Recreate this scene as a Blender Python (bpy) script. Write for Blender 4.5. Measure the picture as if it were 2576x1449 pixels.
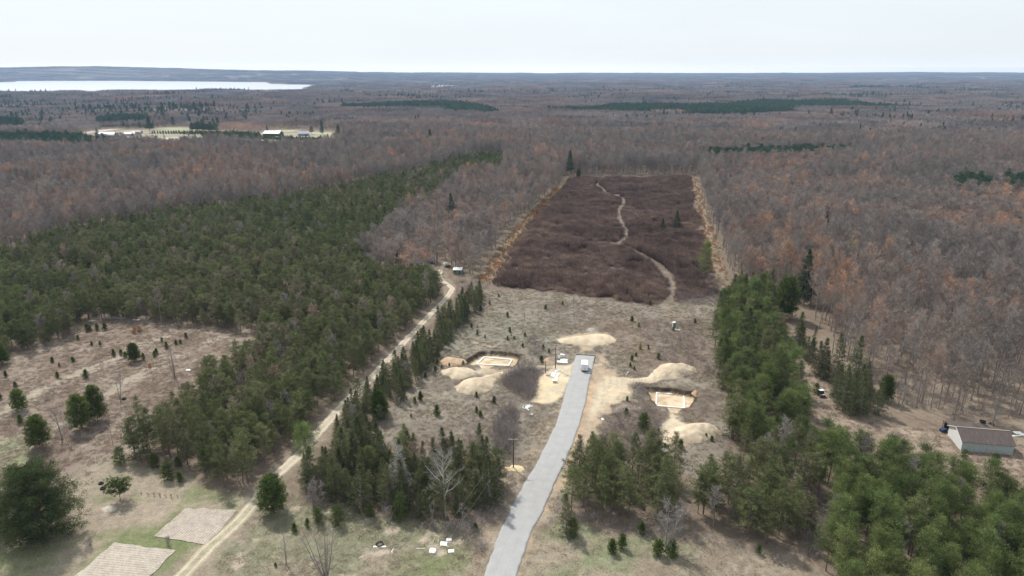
import bpy, math, random
import numpy as np
from mathutils import Vector, Matrix

# ------------------------------------------------------------------ camera, world, sun
S = bpy.context.scene
for o in list(bpy.data.objects): bpy.data.objects.remove(o)
C = S.collection
F = 1717.0; CU = 1288.0; CV = 724.5; H = 90.0
PITCH = math.atan((CV-181.0)/F)
cam_d = bpy.data.cameras.new('camera'); cam = bpy.data.objects.new('camera', cam_d); C.objects.link(cam)
cam_d.sensor_width = 36.0; cam_d.lens = 36.0*F/2576.0
cam_d.clip_start = 1.0; cam_d.clip_end = 90000.0
cam.location = (0, 0, H); cam.rotation_euler = (math.pi/2-PITCH, 0, 0)
S.camera = cam
S.render.engine = 'CYCLES'
S.view_settings.view_transform = 'Standard'; S.view_settings.look = 'None'
S.view_settings.gamma = 1; S.view_settings.use_curve_mapping = False
S.view_settings.exposure = 0.42
SUN_EL = math.radians(52.0); SUN_AZ = math.atan2(-0.56, 0.83)      # towards the sun, from +Y, negative = left
sdir = Vector((math.sin(SUN_AZ)*math.cos(SUN_EL), math.cos(SUN_AZ)*math.cos(SUN_EL), math.sin(SUN_EL)))
W = bpy.data.worlds.new("World"); S.world = W; W.use_nodes = True
nt = W.node_tree; nt.nodes.clear()
wo = nt.nodes.new('ShaderNodeOutputWorld'); bg = nt.nodes.new('ShaderNodeBackground')
sky = nt.nodes.new('ShaderNodeTexSky'); sky.sky_type = 'NISHITA'; sky.sun_disc = False
sky.sun_elevation = SUN_EL; sky.sun_rotation = SUN_AZ; sky.altitude = 300
sky.air_density = 1.0; sky.dust_density = 3.0; sky.ozone_density = 1.0
# thin high cloud veil over the blue
mixc = nt.nodes.new('ShaderNodeMix'); mixc.data_type = 'RGBA'
tcn = nt.nodes.new('ShaderNodeTexCoord'); mp = nt.nodes.new('ShaderNodeMapping'); mp.inputs['Scale'].default_value = (1, 1, 5)
ns = nt.nodes.new('ShaderNodeTexNoise'); ns.inputs['Scale'].default_value = 1.6; ns.inputs['Detail'].default_value = 6
mr = nt.nodes.new('ShaderNodeMapRange'); mr.inputs[1].default_value = .3; mr.inputs[2].default_value = .7; mr.inputs[3].default_value = .72; mr.inputs[4].default_value = .92
nt.links.new(tcn.outputs['Generated'], mp.inputs[0]); nt.links.new(mp.outputs[0], ns.inputs['Vector'])
nt.links.new(ns.outputs[0], mr.inputs[0]); nt.links.new(mr.outputs[0], mixc.inputs[0])
nt.links.new(sky.outputs[0], mixc.inputs[6]); mixc.inputs[7].default_value = (8.25, 8.95, 9.45, 1)
# the veil is brightest low down, as hazy skies are
sx = nt.nodes.new('ShaderNodeSeparateXYZ'); nt.links.new(tcn.outputs['Generated'], sx.inputs[0])
z0_ = nt.nodes.new('ShaderNodeMath'); z0_.operation = 'MAXIMUM'; z0_.inputs[1].default_value = 0; nt.links.new(sx.outputs[2], z0_.inputs[0])
z1_ = nt.nodes.new('ShaderNodeMath'); z1_.operation = 'MULTIPLY'; z1_.inputs[1].default_value = 10.0; nt.links.new(z0_.outputs[0], z1_.inputs[0])
hc = nt.nodes.new('ShaderNodeValToRGB'); he = hc.color_ramp.elements      # low sky: brighter and a little warmer towards the horizon
HAZE_D = 6.0e-5
zst = [0, .0040, .0060, .0080, .011, .015, .021, .032, .055, .1]
while len(he) < len(zst): he.new(.5)
for k_, zz_ in enumerate(zst):
    T_ = math.exp(-HAZE_D*min(13700, 72/max(zz_, 1e-5)))
    he[k_].position = zz_*10; he[k_].color = (*[(S_-c_*(1-T_))/(S_*T_)/4 for S_, c_ in ((.90, .11), (.93, .30), (.96, .48))], 1)
nt.links.new(z1_.outputs[0], hc.inputs[0])
s4 = nt.nodes.new('ShaderNodeVectorMath'); s4.operation = 'SCALE'; s4.inputs['Scale'].default_value = 4.0; nt.links.new(hc.outputs[0], s4.inputs[0])
sk = nt.nodes.new('ShaderNodeVectorMath'); sk.operation = 'MULTIPLY'; nt.links.new(mixc.outputs[2], sk.inputs[0]); nt.links.new(s4.outputs[0], sk.inputs[1])
nt.links.new(sk.outputs[0], bg.inputs[0]); bg.inputs[1].default_value = 0.082
nt.links.new(bg.outputs[0], wo.inputs[0])
sun_d = bpy.data.lights.new('sun', 'SUN'); sun_d.energy = 3.5; sun_d.angle = math.radians(2.0); sun_d.color = (1, .95, .88)
sun = bpy.data.objects.new('sun', sun_d); C.objects.link(sun); sun.rotation_euler = sdir.to_track_quat('Z', 'Y').to_euler()

# ------------------------------------------------------------------ helpers
sp, cp = math.sin(PITCH), math.cos(PITCH)
def at(u, v, z=0.0):
    x = (u-CU)/F; y = -(v-CV)/F
    d = (x, cp+sp*y, -sp+cp*y)
    t = (z-H)/d[2]
    return (d[0]*t, d[1]*t, z)
def proj(x, y, z=0.0):
    zz = z-H
    f = y*cp-zz*sp; up = y*sp+zz*cp
    f = np.maximum(f, 1e-3)
    return CU+F*x/f, CV-F*up/f
def ppm(v):                                    # pixels per metre (across) at a ground row
    x, y, z = at(CU, v); return F/(y*cp+H*sp)
def G2(poly): return np.array([at(u, v)[:2] for u, v in poly])

def tag(o, label=None, cat=None, group=None, kind=None):
    if label: o['label'] = label
    if cat: o['category'] = cat
    if group: o['group'] = group
    if kind: o['kind'] = kind
    return o
def link(o, parent=None):
    C.objects.link(o)
    if parent is not None: o.parent = parent
    return o
def empty(name, loc=(0, 0, 0), rz=0.0):
    o = bpy.data.objects.new(name, None); o.empty_display_size = .2
    o.location = loc; o.rotation_euler = (0, 0, rz); return link(o)

def mesh_from(name, V, Fc, mats, fm=None, shade=None, smooth=False, col=None):
    """V (n,3); Fc list of (array of faces with k columns)"""
    me = bpy.data.meshes.new(name)
    V = np.asarray(V, dtype=np.float32)
    me.vertices.add(len(V)); me.vertices.foreach_set('co', V.ravel())
    loops = np.concatenate([f.ravel() for f in Fc]).astype(np.int32)
    tot = np.concatenate([np.full(len(f), f.shape[1]) for f in Fc]).astype(np.int32)
    st = np.concatenate([[0], np.cumsum(tot)[:-1]]).astype(np.int32)
    me.loops.add(len(loops)); me.loops.foreach_set('vertex_index', loops)
    me.polygons.add(len(tot)); me.polygons.foreach_set('loop_start', st); me.polygons.foreach_set('loop_total', tot)
    if fm is not None: me.polygons.foreach_set('material_index', np.asarray(fm, dtype=np.int32))
    if smooth: me.polygons.foreach_set('use_smooth', np.ones(len(tot), dtype=bool))
    for m in mats: me.materials.append(m)
    if shade is not None:
        a = me.attributes.new('shade', 'FLOAT', 'POINT'); a.data.foreach_set('value', np.asarray(shade, dtype=np.float32))
    if col is not None:
        a = me.attributes.new('Col', 'FLOAT_COLOR', 'POINT')
        c4 = np.ones((len(V), 4), dtype=np.float32); c4[:, :3] = col; a.data.foreach_set('color', c4.ravel())
    me.update(calc_edges=True); me.validate()
    return me

class MB:
    """collects primitive pieces into one mesh"""
    def __init__(s): s.v = []; s.f = []; s.n = 0
    def add(s, V, Fs):
        V = np.asarray(V, float)
        for f in Fs: s.f.append(tuple(int(i)+s.n for i in f))
        s.v.append(V); s.n += len(V); return s
    def box(s, c, d, rz=0.0, rx=0.0, ry=0.0, taper=1.0, bevel=0.0):
        x, y, z = [k/2 for k in d]
        if bevel > 0:
            b = bevel; P = []; rings = [(-z, b), (-z+b, 0), (z-b, 0), (z, b)]
            for zz, i in rings:
                P += [(-x+b+i*0, -y+i, zz), (x-b, -y+i, zz), (x-i, -y+b, zz), (x-i, y-b, zz), (x-b, y-i, zz), (-x+b, y-i, zz), (-x+i, y-b, zz), (-x+i, -y+b, zz)]
            Fs = [tuple(range(7, -1, -1)), tuple(range(24, 32))]
            for r in range(3):
                for k in range(8):
                    a, c2 = r*8+k, r*8+(k+1) % 8; Fs.append((a, c2, c2+8, a+8))
        else:
            t = taper
            P = [(-x, -y, -z), (x, -y, -z), (x, y, -z), (-x, y, -z), (-x*t, -y*t, z), (x*t, -y*t, z), (x*t, y*t, z), (-x*t, y*t, z)]
            Fs = [(3, 2, 1, 0), (4, 5, 6, 7), (0, 1, 5, 4), (1, 2, 6, 5), (2, 3, 7, 6), (3, 0, 4, 7)]
        R = np.array(Matrix.Rotation(rz, 3, 'Z') @ Matrix.Rotation(ry, 3, 'Y') @ Matrix.Rotation(rx, 3, 'X'))
        return s.add(np.array(P) @ R.T + np.array(c), Fs)
    def tube(s, p0, p1, r0, r1=None, n=8, cap=True):
        r1 = r0 if r1 is None else r1
        p0 = np.array(p0, float); p1 = np.array(p1, float); d = p1-p0; d /= np.linalg.norm(d)+1e-9
        a = np.cross(d, [0, 0, 1.0] if abs(d[2]) < .9 else [1.0, 0, 0]); a /= np.linalg.norm(a); b = np.cross(d, a)
        th = np.arange(n)*2*math.pi/n; ring = np.outer(np.cos(th), a)+np.outer(np.sin(th), b)
        V = np.vstack([p0+ring*r0, p1+ring*r1])
        Fs = [(k, (k+1) % n, n+(k+1) % n, n+k) for k in range(n)]
        if cap: Fs += [tuple(range(n-1, -1, -1)), tuple(range(n, 2*n))]
        return s.add(V, Fs)
    def path(s, P, r, n=6):
        for i in range(len(P)-1): s.tube(P[i], P[i+1], r, r, n)
        return s
    def torus(s, c, R, r, n=20, m=8, tilt=(0, 0, 0)):
        th = np.arange(n)*2*math.pi/n; ph = np.arange(m)*2*math.pi/m
        T, Ph = np.meshgrid(th, ph, indexing='ij')
        V = np.stack([(R+r*np.cos(Ph))*np.cos(T), (R+r*np.cos(Ph))*np.sin(T), r*np.sin(Ph)], -1).reshape(-1, 3)
        from mathutils import Euler
        M = np.array(Euler(tilt).to_matrix()); V = V @ M.T + np.array(c)
        Fs = [(i*m+j, ((i+1) % n)*m+j, ((i+1) % n)*m+(j+1) % m, i*m+(j+1) % m) for i in range(n) for j in range(m)]
        return s.add(V, Fs)
    def build(s, name, mat, parent=None, smooth=False):
        me = bpy.data.meshes.new(name); V = np.vstack(s.v)
        me.from_pydata([tuple(p) for p in V], [], s.f); me.materials.append(mat)
        if smooth: me.polygons.foreach_set('use_smooth', np.ones(len(me.polygons), dtype=bool))
        me.update()
        return link(bpy.data.objects.new(name, me), parent)

# value noise
def _hash(ix, iy, seed):
    h = (ix.astype(np.int64)*374761393+iy.astype(np.int64)*668265263+seed*1442695041) & 0xffffffff
    h = ((h ^ (h >> 13))*1274126177) & 0xffffffff
    return ((h ^ (h >> 16)) & 0xffffff)/float(0xffffff)
def vnoise(x, y, s, seed=0):
    x = x/s; y = y/s; ix = np.floor(x); iy = np.floor(y); fx = x-ix; fy = y-iy
    fx = fx*fx*(3-2*fx); fy = fy*fy*(3-2*fy)
    a = _hash(ix, iy, seed); b = _hash(ix+1, iy, seed); c = _hash(ix, iy+1, seed); d = _hash(ix+1, iy+1, seed)
    return (a*(1-fx)+b*fx)*(1-fy)+(c*(1-fx)+d*fx)*fy
def fbm(x, y, s, seed=0, o=4):
    t = 0; a = 1; n = 0
    for i in range(o):
        t = t+a*vnoise(x+i*17.3*s, y-i*9.1*s, s/(2**i), seed+i*31); n += a; a *= .55
    return t/n
def sdpoly(X, Y, P):
    """signed distance, positive inside"""
    d = np.full(X.shape, 1e18); ins = np.zeros(X.shape, bool); n = len(P)
    for i in range(n):
        ax, ay = P[i]; bx, by = P[(i+1) % n]
        ex, ey = bx-ax, by-ay; wx, wy = X-ax, Y-ay
        t = np.clip((wx*ex+wy*ey)/(ex*ex+ey*ey+1e-12), 0, 1)
        d = np.minimum(d, (wx-ex*t)**2+(wy-ey*t)**2)
        c = ((ay <= Y) & (by > Y)) | ((by <= Y) & (ay > Y))
        with np.errstate(divide='ignore', invalid='ignore'):
            xi = ax+(Y-ay)/(by-ay+1e-30)*ex
        ins ^= c & (X < xi)
    d = np.sqrt(d); return np.where(ins, d, -d)
def dline(X, Y, P):
    d = np.full(X.shape, 1e18)
    for i in range(len(P)-1):
        ax, ay = P[i]; bx, by = P[i+1]; ex, ey = bx-ax, by-ay; wx, wy = X-ax, Y-ay
        t = np.clip((wx*ex+wy*ey)/(ex*ex+ey*ey+1e-12), 0, 1)
        d = np.minimum(d, (wx-ex*t)**2+(wy-ey*t)**2)
    return np.sqrt(d)
def sst(a, b, x):
    t = np.clip((x-a)/(b-a), 0, 1); return t*t*(3-2*t)
def inpoly(x, y, P): return sdpoly(np.asarray(x, float), np.asarray(y, float), P) > 0

# ------------------------------------------------------------------ materials
def mat(name, color, rough=.9, noise=0.0, nscale=3.0, bump=0.0, metal=0.0, spec=.2, attr=None, coord='Object', streak=None):
    m = bpy.data.materials.new(name); m.use_nodes = True; t = m.node_tree; p = t.nodes['Principled BSDF']
    p.inputs['Base Color'].default_value = (*color, 1); p.inputs['Roughness'].default_value = rough
    p.inputs['Metallic'].default_value = metal; p.inputs['Specular IOR Level'].default_value = spec
    if noise > 0 or bump > 0:
        tc = t.nodes.new('ShaderNodeTexCoord'); n = t.nodes.new('ShaderNodeTexNoise')
        n.inputs['Scale'].default_value = nscale; n.inputs['Detail'].default_value = 6; n.inputs['Roughness'].default_value = .65
        src = tc.outputs[coord]
        if streak:
            mpn = t.nodes.new('ShaderNodeMapping'); mpn.inputs['Scale'].default_value = streak
            t.links.new(src, mpn.inputs[0]); src = mpn.outputs[0]
        t.links.new(src, n.inputs['Vector'])
        mx = t.nodes.new('ShaderNodeMix'); mx.data_type = 'RGBA'
        r = t.nodes.new('ShaderNodeMapRange'); r.inputs[1].default_value = .3; r.inputs[2].default_value = .7
        t.links.new(n.outputs[0], r.inputs[0]); t.links.new(r.outputs[0], mx.inputs[0])
        mx.inputs[6].default_value = (*[c*(1-noise) for c in color], 1); mx.inputs[7].default_value = (*[min(1, c*(1+noise)) for c in color], 1)
        t.links.new(mx.outputs[2], p.inputs['Base Color'])
        if bump > 0:
            b = t.nodes.new('ShaderNodeBump'); b.inputs['Strength'].default_value = bump; b.inputs['Distance'].default_value = .05
            t.links.new(n.outputs[0], b.inputs['Height']); t.links.new(b.outputs[0], p.inputs['Normal'])
    return m

def mat_plant(name, stops, trans=.2, zone=None, shade_amt=.5, zs=(.012, .11), gain=1.0, bvar=.25):
    """per-tree random colour (ramp), wandering species zones, per-tuft shade attribute"""
    m = bpy.data.materials.new(name); m.use_nodes = True; t = m.node_tree; t.nodes.clear()
    out = t.nodes.new('ShaderNodeOutputMaterial'); df = t.nodes.new('ShaderNodeBsdfDiffuse'); tr = t.nodes.new('ShaderNodeBsdfTranslucent'); mixs = t.nodes.new('ShaderNodeMixShader')
    oi = t.nodes.new('ShaderNodeObjectInfo'); rp = t.nodes.new('ShaderNodeValToRGB'); rp.color_ramp.interpolation = 'LINEAR'
    e = rp.color_ramp.elements
    while len(e) < len(stops): e.new(.5)
    for k, (ps, c) in enumerate(stops): e[k].position = ps; e[k].color = (*[min(.8, q*gain) for q in c], 1)
    geo = t.nodes.new('ShaderNodeNewGeometry')
    n1 = t.nodes.new('ShaderNodeTexNoise'); n1.inputs['Scale'].default_value = zs[0]; n1.inputs['Detail'].default_value = 3
    n2 = t.nodes.new('ShaderNodeTexNoise'); n2.inputs['Scale'].default_value = zs[1]; n2.inputs['Detail'].default_value = 2
    t.links.new(geo.outputs['Position'], n1.inputs['Vector']); t.links.new(geo.outputs['Position'], n2.inputs['Vector'])
    # factor = .5*random + zone noise
    a = t.nodes.new('ShaderNodeMath'); a.operation = 'MULTIPLY_ADD'; a.inputs[1].default_value = .62
    t.links.new(oi.outputs['Random'], a.inputs[0])
    z1 = t.nodes.new('ShaderNodeMapRange'); z1.inputs[1].default_value = .3; z1.inputs[2].default_value = .7; z1.inputs[3].default_value = -.14; z1.inputs[4].default_value = .38
    t.links.new(n1.outputs[0], z1.inputs[0]); t.links.new(z1.outputs[0], a.inputs[2])
    b = t.nodes.new('ShaderNodeMath'); b.operation = 'MULTIPLY_ADD'; b.inputs[1].default_value = zone if zone else .3
    t.links.new(n2.outputs[0], b.inputs[0]); t.links.new(a.outputs[0], b.inputs[2])
    c0 = t.nodes.new('ShaderNodeMath'); c0.operation = 'SUBTRACT'; c0.inputs[1].default_value = (zone if zone else .3)*.5
    t.links.new(b.outputs[0], c0.inputs[0]); t.links.new(c0.outputs[0], rp.inputs[0])
    at_ = t.nodes.new('ShaderNodeAttribute'); at_.attribute_name = 'shade'
    sc = t.nodes.new('ShaderNodeMapRange'); sc.inputs[3].default_value = 1-shade_amt; sc.inputs[4].default_value = 1+shade_amt
    t.links.new(at_.outputs['Fac'], sc.inputs[0])
    wn = t.nodes.new('ShaderNodeTexWhiteNoise'); wn.noise_dimensions = '1D'; t.links.new(oi.outputs['Random'], wn.inputs['W'])
    wr = t.nodes.new('ShaderNodeMapRange'); wr.inputs[3].default_value = 1-bvar; wr.inputs[4].default_value = 1+bvar; t.links.new(wn.outputs['Value'], wr.inputs[0])
    ml = t.nodes.new('ShaderNodeMath'); ml.operation = 'MULTIPLY'; t.links.new(sc.outputs[0], ml.inputs[0]); t.links.new(wr.outputs[0], ml.inputs[1])
    vm = t.nodes.new('ShaderNodeVectorMath'); vm.operation = 'SCALE'
    t.links.new(rp.outputs[0], vm.inputs[0]); t.links.new(ml.outputs[0], vm.inputs['Scale'])
    t.links.new(vm.outputs[0], df.inputs[0]); t.links.new(vm.outputs[0], tr.inputs[0])
    mixs.inputs[0].default_value = trans
    t.links.new(df.outputs[0], mixs.inputs[1]); t.links.new(tr.outputs[0], mixs.inputs[2]); t.links.new(mixs.outputs[0], out.inputs[0])
    return m

M = {}
M['bark'] = mat('bark', (.27, .235, .21), .95, .35, 4.0)
M['pinebark'] = mat('pine_bark', (.17, .125, .10), .95, .35, 4.0)
M['palebark'] = mat('pale_bark', (.42, .40, .37), .9, .25, 3.0)
M['deadbark'] = mat('dead_wood', (.30, .27, .25), .95, .25, 3.0)
M['scrawny'] = mat_plant('pine_needles_dull', [(0, (.080, .098, .042)), (.35, (.102, .117, .050)), (.62, (.125, .130, .066)), (.85, (.148, .130, .088)), (1, (.082, .115, .036))], .25, gain=1.4)
M['lush'] = mat_plant('pine_needles_fresh', [(0, (.074, .102, .036)), (.4, (.104, .136, .048)), (.7, (.128, .152, .056)), (.9, (.112, .126, .058)), (1, (.20, .195, .045))], .3, shade_amt=.65, gain=1.4)
M['spruce'] = mat_plant('spruce_needles', [(0, (.048, .062, .026)), (.5, (.070, .082, .035)), (.8, (.096, .094, .055)), (1, (.13, .113, .08))], .2, gain=1.55)
M['darkfir'] = mat_plant('fir_needles', [(0, (.032, .058, .030)), (.6, (.050, .080, .038)), (1, (.066, .092, .045))], .2, gain=1.2)
M['bush'] = mat_plant('young_pine_needles', [(0, (.056, .080, .024)), (.6, (.080, .108, .032)), (1, (.11, .132, .036))], .3, gain=1.3)
M['yellow'] = mat_plant('yellow_needles', [(0, (.20, .19, .03)), (1, (.27, .25, .05))], .3)
M['rust'] = mat_plant('rusty_leaves', [(0, (.26, .09, .03)), (1, (.42, .20, .07))], .3)
M['twig'] = mat_plant('bare_twigs', [(0, (.155, .138, .128)), (.33, (.205, .182, .166)), (.58, (.208, .172, .150)), (.80, (.285, .195, .150)), (.93, (.345, .210, .135)), (1, (.350, .265, .155))], .1, zone=.55, shade_amt=.35, gain=1.5)
M['tan'] = mat_plant('tan_twigs', [(0, (.30, .25, .14)), (1, (.36, .31, .15))], .1)
M['greytwig'] = mat_plant('grey_twigs', [(0, (.28, .26, .24)), (1, (.36, .34, .32))], .1)
M['thicket'] = mat_plant('thicket_stems', [(0, (.090, .064, .056)), (.45, (.132, .094, .080)), (.75, (.178, .126, .100)), (1, (.26, .195, .14))], .1, zone=.8, zs=(.02, .2), gain=1.5)
M['brush'] = mat_plant('brush_stems', [(0, (.15, .13, .125)), (1, (.22, .19, .175))], .1, gain=1.6)
M['drygrass'] = mat_plant('dry_grass_blades', [(0, (.23, .19, .145)), (.4, (.27, .228, .17)), (.75, (.31, .26, .19)), (1, (.23, .235, .16))], .45, gain=1.4, bvar=.12, zone=.8, zs=(.05, .4), shade_amt=.4)
M['bracken'] = mat_plant('dead_bracken', [(0, (.20, .155, .125)), (.5, (.25, .20, .16)), (1, (.30, .245, .195))], .45, gain=1.5, bvar=.12, zone=.8, zs=(.05, .4), shade_amt=.4)
M['greengrass'] = mat_plant('green_grass_blades', [(0, (.13, .165, .07)), (1, (.20, .215, .10))], .3)
M['farwood'] = mat_plant('far_twigs', [(0, (.140, .128, .122)), (.35, (.198, .176, .164)), (.66, (.210, .162, .142)), (1, (.305, .200, .145))], .0, zone=.8, shade_amt=.4, zs=(.0035, .03), gain=1.5)
M['farpine'] = mat_plant('far_needles', [(0, (.030, .050, .028)), (1, (.050, .072, .038))], .0, shade_amt=.4, gain=2.0)
M['white'] = mat('white_paint', (.80, .80, .79), .5, .05, 2.0)
M['dirtywhite'] = mat('worn_white', (.66, .65, .62), .7, .15, 2.0)
M['plastic'] = mat('white_plastic', (.74, .76, .74), .45, .15, 2.5, .4)
M['black'] = mat('black_rubber', (.015, .015, .016), .7)
M['darkgrey'] = mat('dark_grey', (.07, .07, .075), .6)
M['steel'] = mat('galvanised_steel', (.45, .46, .47), .45, .1, 3.0, metal=.6)
M['trailer'] = mat('trailer_skin', (.70, .73, .74), .4, .06, 1.5, spec=.4)
M['polewood'] = mat('pole_wood', (.11, .060, .035), .9, .3, 6.0)
M['armwood'] = mat('crossarm_wood', (.50, .40, .34), .85, .15, 5.0)
M['glass'] = mat('dark_glass', (.03, .035, .04), .15, spec=.6)
M['wire'] = mat('wire', (.25, .25, .25), .5)
M['blue'] = mat('blue_tarp', (.10, .20, .52), .6, .2, 2.0, .3)
M['greenpaint'] = mat('faded_green', (.17, .21, .155), .7, .15, 2.0)
M['lumber'] = mat('bare_lumber', (.60, .48, .34), .8, .15, 4.0)
M['stone'] = mat('pale_stone', (.45, .41, .37), .95, .25, 1.5, .6)

# ------------------------------------------------------------------ terrain height
def far_h(X, Y):
    """gentle rolling land beyond the site, hills beyond the lake"""
    a = sst(650, 1300, Y)*11+sst(1500, 5000, Y)*9
    z = (fbm(X, Y, 620, 5, 3)-.5)*2*a
    u = CU+F*X/np.maximum(Y*cp+H*sp, 1)
    k = sst(6900, 8600, Y)*(1-sst(10500, 15000, Y)); Yr = np.maximum(Y, 1)
    farm = np.exp(-((X+330)/330)**2-((Y-1150)/260)**2); z = z*(1-.9*farm)
    hh = np.interp(u, [-900, -200, 0, 120, 220, 300, 420, 520, 640, 800, 1000, 1150, 1300, 1900, 2150, 2350, 2576, 3500],
                   [120, 135, 140, 152, 155, 146, 132, 112, 96, 84, 62, 50, 40, 40, 52, 60, 50, 50])
    z = np.minimum(z*(1-.6*k)+k*(hh-14)*(.86+.26*fbm(X, Y, 1500, 9, 3))+44*sst(9500, 12900, Y), 158)
    # lake basin stays low and level
    return z
LAKE = [(-900, 207), (-60, 207), (36, 206.2), (44, 203.6), (280, 203), (470, 204.5), (670, 206.6), (682, 211.2), (795, 213), (770, 226), (747, 231), (700, 232), (655, 231), (613, 227), (520, 228), (467, 230), (400, 233), (300, 234), (120, 233), (-60, 232), (-900, 232)]
LAKE_G = G2(LAKE)
POND_G = G2([(1070, 214.3), (1100, 213.6), (1112, 214.4), (1130, 213.8), (1158, 215), (1156, 221), (1118, 220), (1090, 221), (1070, 218)])
def terrain(X, Y):
    z = far_h(X, Y)
    m = (Y > 2200) & (Y < 9500)
    if m.any():
        dl = np.maximum(sdpoly(X[m], Y[m], LAKE_G), sdpoly(X[m], Y[m], POND_G))
        k = sst(-900, -60, dl); z[m] = z[m]*(1-k)+(-1.5)*k-2.5*sst(-40, 60, dl)
    return z

# ------------------------------------------------------------------ regions (outlines turned into ground outlines)
DEC = [(-900, 740), (0, 668), (180, 604), (500, 549), (700, 524), (900, 479), (1060, 447), (1180, 409), (1266, 402), (1270, 462), (1190, 470), (1140, 490), (1112, 512), (1000, 572), (960, 612), (915, 662), (935, 695), (1050, 704), (1100, 690), (1112, 668), (1135, 690), (1195, 700), (1230, 650), (1290, 560), (1350, 522), (1400, 478), (1420, 443),
       (1560, 441), (1760, 443), (1770, 520), (1800, 600), (1835, 680), (1866, 722), (1950, 745), (2030, 770), (2060, 830), (2092, 900), (2180, 980), (2240, 1040), (2400, 1062), (2580, 1080), (3100, 1110), (3900, 1130), (3900, 182.5), (-900, 182.5)]
PLANT = [(-900, 752), (0, 668), (180, 604), (500, 549), (700, 524), (900, 479), (1060, 447), (1180, 409), (1266, 402), (1266, 436), (1190, 448), (1125, 474), (1112, 506), (1000, 572), (960, 612), (915, 662), (935, 698), (1040, 712), (1092, 715), (1112, 745), (1060, 798), (1000, 858), (930, 930), (860, 1000), (800, 1068), (745, 1130), (690, 1185), (640, 1232),
         (567, 1231), (527, 1214), (470, 1186), (421, 1160), (365, 1168), (328, 1150), (345, 1130), (400, 1078), (478, 1040), (512, 1000), (570, 960), (650, 905), (672, 842), (555, 831), (399, 812), (295, 806), (226, 806), (170, 846), (104, 874), (21, 902), (-900, 1060)]
BELT = [(1845, 740), (1930, 752), (1960, 830), (1985, 900), (2000, 990), (2030, 1070), (2010, 1130), (1870, 1165), (1835, 1110), (1805, 960), (1795, 870), (1800, 815)]
MIDR = [(1470, 1186), (1510, 1168), (1600, 1176), (1696, 1212), (1700, 1290), (1680, 1330), (1560, 1322), (1440, 1305), (1425, 1280), (1440, 1226)]
MIDR2 = [(1745, 1236), (1838, 1216), (1900, 1185), (2000, 1150), (2030, 1250), (2040, 1370), (1980, 1392), (1850, 1338), (1745, 1312)]
CORNER = [(2018, 1160), (2100, 1160), (2200, 1186), (2330, 1212), (2395, 1246), (2450, 1284), (2590, 1298), (3100, 1360), (3100, 1800), (2300, 1800), (2150, 1600), (2070, 1460), (2085, 1330), (2050, 1250)]
SPR = [(765, 1222), (800, 1180), (850, 1150), (900, 1140), (1000, 1150), (1100, 1150), (1240, 1150), (1272, 1196), (1255, 1262), (1190, 1306), (1060, 1306), (940, 1286), (840, 1268), (772, 1262)]
STRIP = [(1216, 738), (1205, 776), (1170, 822), (1120, 876), (1072, 930), (1020, 1000), (960, 1060), (900, 1140), (850, 1150), (838, 1096), (882, 1026), (958, 962), (1030, 900), (1088, 846), (1116, 800), (1162, 758)]
SPRR = [(1985, 850), (2055, 880), (2085, 920), (2180, 990), (2215, 1040), (2120, 1062), (2092, 1020), (2050, 940), (1995, 890)]
FIELD_FAR = [(196, 342), (226, 337), (246, 330), (300, 322), (380, 324), (480, 328), (600, 334), (650, 332), (800, 334), (862, 342), (860, 362), (790, 378), (740, 385), (640, 380), (520, 374), (440, 378), (330, 376), (236, 366)]
FIELD_L = [(-900, 1020), (21, 902), (104, 874), (170, 846), (226, 806), (399, 812), (555, 831), (672, 842), (650, 905), (570, 960), (512, 1000), (478, 1040), (400, 1078), (345, 1130), (328, 1150), (283, 1158), (100, 1262), (-900, 1500)]
THICK = [(1240, 712), (1285, 625), (1345, 545), (1412, 480), (1432, 448), (1738, 447), (1752, 520), (1772, 600), (1786, 670), (1806, 742), (1700, 758), (1625, 766), (1530, 752), (1440, 741), (1340, 728), (1250, 722)]
TRACK = [(1520, 447), (1500, 465), (1530, 488), (1562, 497), (1572, 508), (1556, 530), (1558, 552), (1576, 580), (1574, 600), (1552, 612), (1600, 634), (1645, 662), (1682, 694), (1692, 720), (1688, 750), (1682, 780)]
LANE = [(435, 1475), (458, 1449), (522, 1380), (591, 1320), (632, 1275), (664, 1226.6), (701, 1190), (755, 1141), (809.7, 1078), (865, 1015), (938, 946), (1010, 868), (1080, 794), (1122, 750), (1140, 726), (1124, 714), (1110, 704), (1105, 690), (1110, 674), (1122, 660)]
ROAD_L = [(1449, 893), (1440, 925), (1431.8, 952.8), (1403, 1057), (1383, 1100), (1356.4, 1154), (1325, 1206), (1295.7, 1258), (1261, 1327.8), (1238, 1390), (1217.6, 1449), (1170, 1590)]
ROAD_R = [(1497, 896), (1491, 925), (1484, 952.8), (1474, 1010), (1463, 1053), (1434.4, 1135), (1416, 1171.6), (1380, 1251.5), (1367.7, 1286), (1341.7, 1324.4), (1320, 1386), (1299, 1449), (1262, 1590)]
PITL = [(1167, 911), (1185, 897), (1202, 885), (1233, 882), (1272, 884), (1308, 892), (1304, 916), (1290, 921), (1240, 919), (1172, 916.5)]
PITR = [(1622, 973), (1640, 972), (1690, 977), (1742, 984), (1757, 988), (1750, 1008), (1738, 1023), (1712, 1026.5), (1690, 1025), (1650, 1018), (1632, 998)]
PIT_D = 1.55
PL_G, PR_G = G2(PITL), G2(PITR)
def Rl(x, y): return (1006.2+.17361*x, 796.6+.17361*y)     # left site crop -> frame
def Rr(x, y): return (1383.6+.26042*x, 796.6+.26042*y)     # right site crop -> frame
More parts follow.
